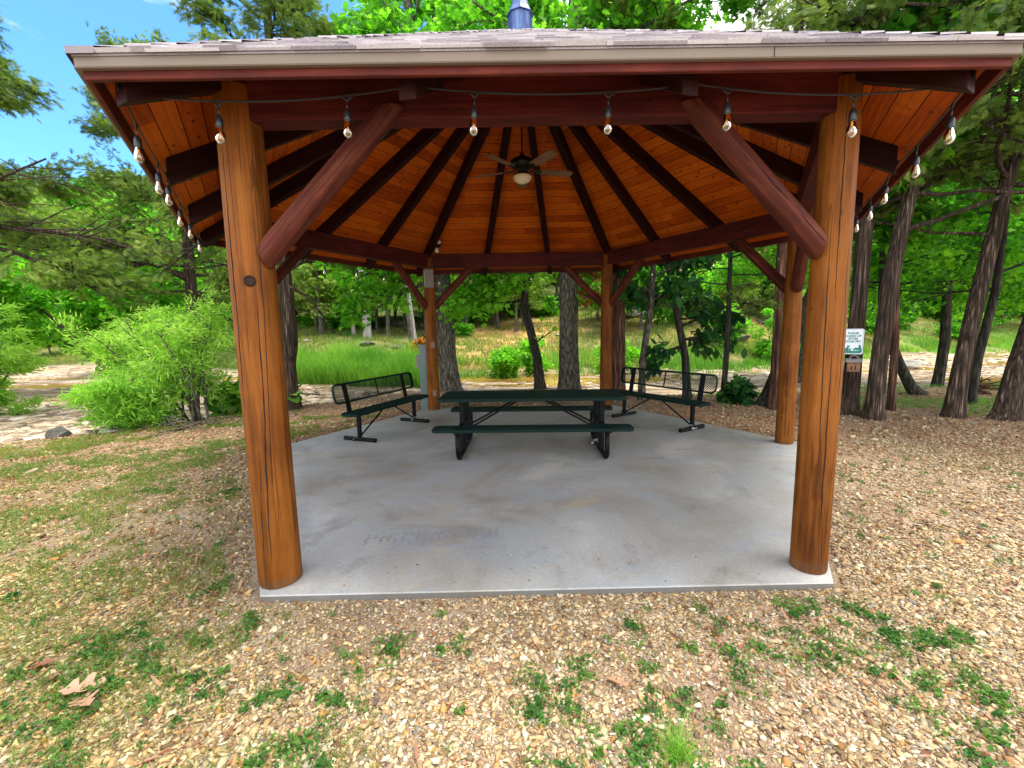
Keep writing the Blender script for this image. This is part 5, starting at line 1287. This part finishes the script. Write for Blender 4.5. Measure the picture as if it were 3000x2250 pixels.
# ------------------------------------------------------------ gravel, weeds and grass
def stone_templates(g, n=14):
    import bmesh
    out = []
    for i in range(n):
        P = g.normal(0, 1, (12, 3)); P /= np.linalg.norm(P, axis=1)[:, None]; P *= g.uniform(.75, 1.0, (12, 1)); P *= np.array([1, g.uniform(.55, .9), g.uniform(.28, .5)])
        bm = bmesh.new()
        for p in P: bm.verts.new(p)
        r = bmesh.ops.convex_hull(bm, input=bm.verts); bmesh.ops.delete(bm, geom=[v for v in bm.verts if not v.link_faces], context='VERTS')
        bmesh.ops.triangulate(bm, faces=bm.faces); bm.verts.ensure_lookup_table(); bm.verts.index_update()
        out.append((np.array([v.co[:] for v in bm.verts]), np.array([[v.index for v in f.verts] for f in bm.faces]))); bm.free()
    return out
def in_slab(x, y, m=0.0):
    ok = np.ones_like(x, bool)
    for k in range(6):
        a = math.radians(60 * k + 30); ok &= (x * math.cos(a) + y * math.sin(a)) < R_SLAB * .8660 + m
    return ok
PAL = np.array([(.62, .49, .34), (.68, .58, .44), (.54, .40, .26), (.44, .31, .19), (.72, .67, .58), (.59, .44, .29), (.36, .26, .18), (.50, .47, .44), (.50, .28, .12), (.27, .20, .17), (.62, .52, .44), (.30, .30, .31), (.42, .25, .19), (.74, .72, .68)])
PW = np.array([13, 14, 12, 8, 9, 11, 7, 7, 4, 4, 10, 2, 2, 8.]); PW /= PW.sum()
def gravel():
    g = rng(1); tp = stone_templates(g); X = []; Y = []; S = []
    def region(n, dmin, dmax, smin, smax, tmax=1.35):
        d = np.sqrt(g.uniform(dmin ** 2, dmax ** 2, n)); t = g.uniform(-tmax, tmax, n); x = -.23 + d * t; y = -5.96 + d
        dn = fbm(x * .9 + 2, y * .9, 95, 4); keep = (~in_slab(x, y, .004)) & (y < bank_y(x) + .6) & (g.uniform(0, 1, n) < 1.1 - .75 * sstep(.47, .66, dn)); X.append(x[keep]); Y.append(y[keep]); s = np.exp(g.normal(0, .42, keep.sum())); S.append(np.clip(s, .5, 2.1) * g.uniform(smin, smax, keep.sum()) * .88)
    region(95000, 1.1, 3.2, .0070, .0140); region(90000, 3.2, 6.2, .009, .016); region(56000, 6.2, 11.5, .012, .023)
    for sg in (-1, 1):
        n_ = 34000; x_ = sg * g.uniform(1.2, 9.0, n_); y_ = g.uniform(-6.4, 2.0, n_); o_ = (np.abs(x_ + .23) > 1.33 * np.maximum(y_ + 5.96, 0)) & (y_ < bank_y(x_) + .3)
        X.append(x_[o_]); Y.append(y_[o_]); S.append(np.clip(np.exp(g.normal(0, .4, o_.sum())), .5, 2) * g.uniform(.011, .019, o_.sum()))
    region(260, 1.1, 4.5, .022, .036); region(300, 4.5, 10, .024, .045)
    x = np.concatenate(X); y = np.concatenate(Y); s = np.concatenate(S)
    zz0 = terrain(x, y)[0]; ns = 46; xs_ = g.uniform(-1.7, 1.7, ns); ys_ = -3.30 + np.abs(g.normal(0, .28, ns)); x = np.r_[x, xs_]; y = np.r_[y, ys_]; s = np.r_[s, g.uniform(.004, .010, ns)]
    z = np.r_[zz0, np.zeros(ns)]; n = len(x); ti = g.integers(0, len(tp), n); az = g.uniform(0, 2 * np.pi, n); tx = g.normal(0, .28, (n, 2))
    pid = g.choice(len(PAL), n, p=PW); base = PAL[pid] * g.uniform(.34, .92, (n, 1)) * np.array([1.0, .95, .89])
    # grey-brown dust where chips lie round the slab
    mul = sstep(-3.2, 0, y); tx_ = (x + .23) / (y + 5.96); warm = sstep(.35, 1.0, tx_); base = base * (1 - .16 * mul[:, None]) * np.array([1, .97, .80]) * (1 - .12 * warm[:, None])
    left = sstep(-.2, -1.0, tx_)[:, None]; base = base * (1 - left * np.array([.12, .14, .30]))
    Vs = []; Fs = []; Cs = []; o = 0
    for k, (tv, tf) in enumerate(tp):
        m_ = ti == k; c, s_ = np.cos(az[m_]), np.sin(az[m_]); q = tv[None] * s[m_][:, None, None] * 1.35
        xx = q[..., 0] * c[:, None] - q[..., 1] * s_[:, None]; yy = q[..., 0] * s_[:, None] + q[..., 1] * c[:, None]; zz = q[..., 2] + xx * tx[m_, 0:1] + yy * tx[m_, 1:2]
        V = np.stack([xx + x[m_][:, None], yy + y[m_][:, None], zz + z[m_][:, None] + (s[m_] * .22)[:, None]], -1)
        nn = m_.sum(); F = tf[None] + (np.arange(nn) * len(tv))[:, None, None] + o; o += nn * len(tv)
        Vs.append(V.reshape(-1, 3)); Fs.append(F.reshape(-1, 3)); Cs.append(np.repeat(base[m_], len(tf), 0))
    C = np.concatenate(Cs); C = np.concatenate([C, np.ones((len(C), 1))], 1)
    me = mesh_np('gravel', np.concatenate(Vs), np.concatenate(Fs), col=C)
    t = NT('gravel_stones'); n1 = t.noise(t.coords('Object'), 60, 5, .7); c = t.mix(1.0, t.attr('col', 'Color'), t.ramp(n1, [(.3, .72), (.7, 1.15)]), 'MULTIPLY')
    o = link('gravel', me, t.out(c, .85, 0, .25, t.bump(n1, .25, .003))); o['kind'] = 'stuff'
gravel()

def creek_stones():
    g = rng(2); tp = stone_templates(g, 8); n = 30000
    D = g.uniform(6.2, 30, n); D[:17000] = g.uniform(6.2, 15, 17000); t = g.uniform(-1.3, 1.3, n); t[:17000] = g.uniform(-1.35, -.45, 17000); x = -.23 + D * t; y = D - 5.96; Hh, cr, fa = terrain(x, y)
    clus = fbm(x * .35, y * .5, 91); k = (cr > .6) & (g.uniform(0, 1, n) < np.maximum(sstep(.35, .6, clus), .8 * (D < 12.5) * (t < -.6))); x, y, z, D = x[k], y[k], Hh[k], D[k]; n = len(x)
    s = np.clip(np.exp(g.normal(0, .5, n)), .4, 3) * .055 * (1 + D / 25); ti = g.integers(0, 8, n); az = g.uniform(0, 6.28, n); Vs = []; Fs = []; Cs = []; o = 0
    base = np.array([(.50, .40, .28), (.36, .27, .18), (.58, .50, .40), (.22, .16, .11), (.44, .31, .19), (.15, .11, .08)])[g.integers(0, 6, n)]
    for kk, (tv, tf) in enumerate(tp):
        m_ = ti == kk; q = tv[None] * s[m_][:, None, None] * np.array([1.5, 1.2, .8]); c, s_ = np.cos(az[m_])[:, None], np.sin(az[m_])[:, None]
        V = np.stack([q[..., 0] * c - q[..., 1] * s_ + x[m_][:, None], q[..., 0] * s_ + q[..., 1] * c + y[m_][:, None], q[..., 2] + z[m_][:, None]], -1)
        nn = m_.sum(); Fs.append((tf[None] + (np.arange(nn) * len(tv))[:, None, None] + o).reshape(-1, 3)); o += nn * len(tv); Vs.append(V.reshape(-1, 3)); Cs.append(np.repeat(base[m_], len(tf), 0))
    C = np.concatenate(Cs); C = np.concatenate([C, np.ones((len(C), 1))], 1); me = mesh_np('creek_stones', np.concatenate(Vs), np.concatenate(Fs), col=C)
    t = NT('creek_stone'); o = link('creek_stones', me, t.out(t.attr('col', 'Color'), .9)); o['kind'] = 'stuff'
creek_stones()

def blades(name, x, y, h, w, mat, seed, lean=.35, tlo=0., thi=1.):
    g = rng(seed); n = len(x); z = terrain(x, y)[0]; a = g.uniform(0, 6.28, n); L = g.normal(0, lean, (n, 2)) * h[:, None]
    px, py = np.cos(a) * w, np.sin(a) * w; B = np.stack([x, y, z - .01], -1)
    V = np.stack([B + np.stack([px, py, 0 * px], -1), B - np.stack([px, py, 0 * px], -1), B + np.stack([L[:, 0] * .35 - px * .6, L[:, 1] * .35 - py * .6, h * .6], -1), B + np.stack([L[:, 0] * .35 + px * .6, L[:, 1] * .35 + py * .6, h * .6], -1), B + np.stack([L[:, 0], L[:, 1], h * .95], -1)], 1)
    k = (np.arange(n) * 5)[:, None]; F = [k + np.array([[0, 1, 2, 3]]), k + np.array([[3, 2, 4]])]; tt = tlo + (thi - tlo) * np.clip(fbm(x * .5, y * .5, seed) * .9 + g.uniform(-.25, .35, n), 0, 1)
    o = link(name, mesh_np(name, V.reshape(-1, 3), F, np.concatenate([tt, tt])), M[mat]); o['kind'] = 'stuff'; return o
def grass():
    g = rng(3)
    # tall bright meadow beyond the creek at the left
    n = 42000; D = g.uniform(15.6, 21.5, n); t = g.uniform(-.56, -.13, n); x = -.23 + D * t; y = D - 5.96
    k = g.uniform(0, 1, n) < 1.05 - sstep(18.5, 21.5, D + 2 * (fbm(x, y, 5) - .5)); x, y = x[k], y[k]
    blades('meadow_grass', x, y, g.uniform(.3, .95, len(x)) * (-.15 + 2.0 * np.clip(fbm(x * 1.3, y * 1.3, 8) + g.normal(0, .06, len(x)), .12, .7)), np.full(len(x), .011), 'grass', 31, .35, .0, 1)
    # tufts along the far creek edge
    n = 30000; t = g.uniform(-.13, 1.25, n); D = np.interp(t, TF, DF) + g.normal(.2, 1.3, n); x = -.23 + D * t; y = D - 5.96
    k = fbm(x * .7, y * .7, 13) > .50; x, y = x[k], y[k]
    blades('creekside_grass', x, y, g.uniform(.2, .5, len(x)), np.full(len(x), .012), 'grass', 32, .35, .0, .9)
    # dry grass and herbs on the hillside
    n = 110000; t = g.uniform(-1.2, 1.2, n); q = g.uniform(0, 1, n) ** 1.3 * 26; D = np.interp(t, TF, DF) + q; x = -.23 + D * t; y = D - 5.96
    k = (fbm(x * .5, y * .5, 14) > .40); x, y, q = x[k], y[k], q[k]
    blades('hillside_grass', x, y, g.uniform(.12, .38, len(x)), np.full(len(x), .016), 'grass_dry', 33, .5, .0, 1)
    # grass strip on the near bank at the right and straggly grass at the left
    n = 16000; x = g.uniform(4.2, 16, n); y = g.uniform(1.6, 5.6, n); k = (fbm(x * 1.1, y * 1.1, 15) > .47) & (y < bank_y(x) + .8) & (y > 2.4 + (x < 6) * .6 - (x > 8) * .8); x, y = x[k], y[k]
    blades('bank_grass', x, y, g.uniform(.04, .16, len(x)), np.full(len(x), .005), 'grass', 34, .6, 0, .8)
    n = 170000; d = np.sqrt(g.uniform(1.1, 9.5 ** 2, n)); t = g.uniform(-1.35, -.15, n); x = -.23 + d * t; y = -5.96 + d
    f = fbm(x * 1.3 + 3, y * 1.3, 16, 5); f = .5 * f + .5 * fbm(x * 6, y * 6, 19, 3); k = (f > .495 + .17 * sstep(-1.0, -.15, t)) & (~in_slab(x, y, .15)) & (y < bank_y(x) - .1); x, y, d = x[k], y[k], d[k]
    blades('straggly_grass', x, y, g.uniform(.02, .065, len(x)) * (1 + .04 * d), .0022 + .0010 * d / 3, 'grass_dry', 35, .9, .1, .8)
    n = 26000; d = np.sqrt(g.uniform(1.1, 5.5 ** 2, n)); t = g.uniform(-1.3, 1.3, n); x = -.23 + d * t; y = -5.96 + d; k = (.5 * fbm(x * 1.2 + 8, y * 1.2, 22, 4) + .5 * fbm(x * 8, y * 8, 23, 2) > .545) & (~in_slab(x, y, .1)); x, y = x[k], y[k]
    blades('sparse_dry_grass', x, y, g.uniform(.015, .06, len(x)), np.full(len(x), .0014), 'grass_dry', 38, 1.2, .2, 1)
    # a yellow-green tuft in front of the slab, in the gravel
    n = 260; a = g.uniform(0, 6.28, n); r = np.abs(g.normal(0, .045, n)); x = .42 + r * np.cos(a); y = -4.42 + r * np.sin(a)
    o = blades('grass_tuft', x, y, g.uniform(.06, .15, n), np.full(n, .0016), 'grass', 36, .75, .2, 1); del o['kind']; tag(o, 'yellow-green grass tuft growing in the gravel in front of the slab', 'grass tuft')
grass()

def weeds():
    g = rng(6); n = 26000; d = np.sqrt(g.uniform(1.1, 5.2 ** 2, n)); t = g.uniform(-1.3, 1.3, n); x = -.23 + d * t; y = -5.96 + d
    dens = fbm(x * 1.6 + 11, y * 1.6 + 4, 17, 5); fall = sstep(2.35, 1.9, d) * .10 - .07 * sstep(2.2, 4, d) - .05 * sstep(.2, .9, t)
    k = (~in_slab(x, y, .12)) & (g.uniform(0, 1, n) < .015 + .42 * sstep(.50, .66, dens + fall)) & (fbm(x * 9, y * 9, 18, 2) > .42); x, y = x[k], y[k]; n = len(x); per = 22
    z = terrain(x, y)[0]; sz = g.uniform(.012, .034, n)
    pos = np.repeat(np.stack([x, y, z + .018], -1), per, 0); sp = np.repeat(sz, per)[:, None]; pos = pos + g.normal(0, 1, (n * per, 3)) * sp * np.array([1, 1, .35])
    pos[:, 2] = np.maximum(pos[:, 2], np.repeat(z, per) + .008)
    tt = np.clip(np.repeat(g.uniform(0, 1, n), per) * .7 + g.uniform(0, .4, n * per), 0, 1)
    v, F, t2 = leaves(pos, g.normal(0, 1, (n * per, 3)) * np.array([1, 1, .5]), np.repeat(g.uniform(.006, .019, n), per) * g.uniform(.7, 1.2, n * per), 'round', g, -.2, .7, tt)
    o = link('weeds', mesh_np('weeds', v, F, t2), M['weed']); o['kind'] = 'stuff'
weeds()

def litter():
    # brown leaf crumbs and thin twigs lying among the stones
    g = rng(8); n = 30000; d = np.sqrt(g.uniform(1.2, 10.5 ** 2, n)); t = g.uniform(-1.3, 1.3, n); x = -.23 + d * t; y = -5.96 + d
    k = (~in_slab(x, y, .01)) & (y < bank_y(x) + .3) & (g.uniform(0, 1, n) < .25 + .75 * sstep(.45, .6, fbm(x * .8, y * .8, 96, 4))); x, y, d = x[k], y[k], d[k]; n = len(x)
    P = np.stack([x, y, terrain(x, y)[0] + .016], -1); ax = np.stack([np.cos(g.uniform(0, 6.28, n)), np.sin(g.uniform(0, 6.28, n)), np.zeros(n)], -1)
    tw = g.uniform(0, 1, n) < .35
    v, F, tt = leaves(P[~tw], ax[~tw], g.uniform(.012, .034, (~tw).sum()) * (1 + d[~tw] * .06), 'oval', g, 0, .8, np.clip(g.normal(.3, .25, (~tw).sum()), 0, 1))
    v2, F2, t2 = leaves(P[tw], ax[tw], g.uniform(.04, .11, tw.sum()), 'willow', g, 0, .9, np.clip(g.normal(.35, .3, tw.sum()), 0, 1))
    o = link('leaf_litter', mesh_np('leaf_litter', np.concatenate([v, v2]), F + [f + len(v) for f in F2], np.concatenate([tt, t2])), M['litter']); o['kind'] = 'stuff'
litter()

def dead_leaf(x, y, s, seed, label, tint):
    g = rng(seed); V0, F0 = TPL['oak']; V = V0.copy(); V[:, 1] -= .5; V[:, 2] += .9 * V[:, 0] ** 2 + .25 * V[:, 1] ** 2; V *= s
    o = link('fallen_leaf', mesh_np('fallen_leaf', V, [f[None] for f in F0], np.full(2, tint)), M['litter'])
    o.location = (x, y, gz(x, y) + .022); o.rotation_euler = (g.normal(0, .25), g.normal(0, .25), g.uniform(0, 6.28)); o['label'] = label; o['category'] = 'fallen leaf'
for i, (x, y, s, lb, tn) in enumerate([(-2.33, -4.02, .19, 'largest dry pinkish leaf on the gravel left of the slab', .95), (-2.25, -4.10, .15, 'dry pinkish leaf overlapping the largest leaf', .8), (-2.70, -3.86, .11, 'rust-coloured leaf furthest left on the gravel', .3),
        (-2.56, -3.95, .10, 'orange-brown leaf left of the largest dry leaf', .45), (-2.14, -3.80, .08, 'small dark red leaf right above the largest dry leaf', .05), (.26, -4.06, .12, 'tan oak leaf on the gravel in front of the middle of the slab', .9)]):
    dead_leaf(x, y, s, 600 + i, lb, tn)
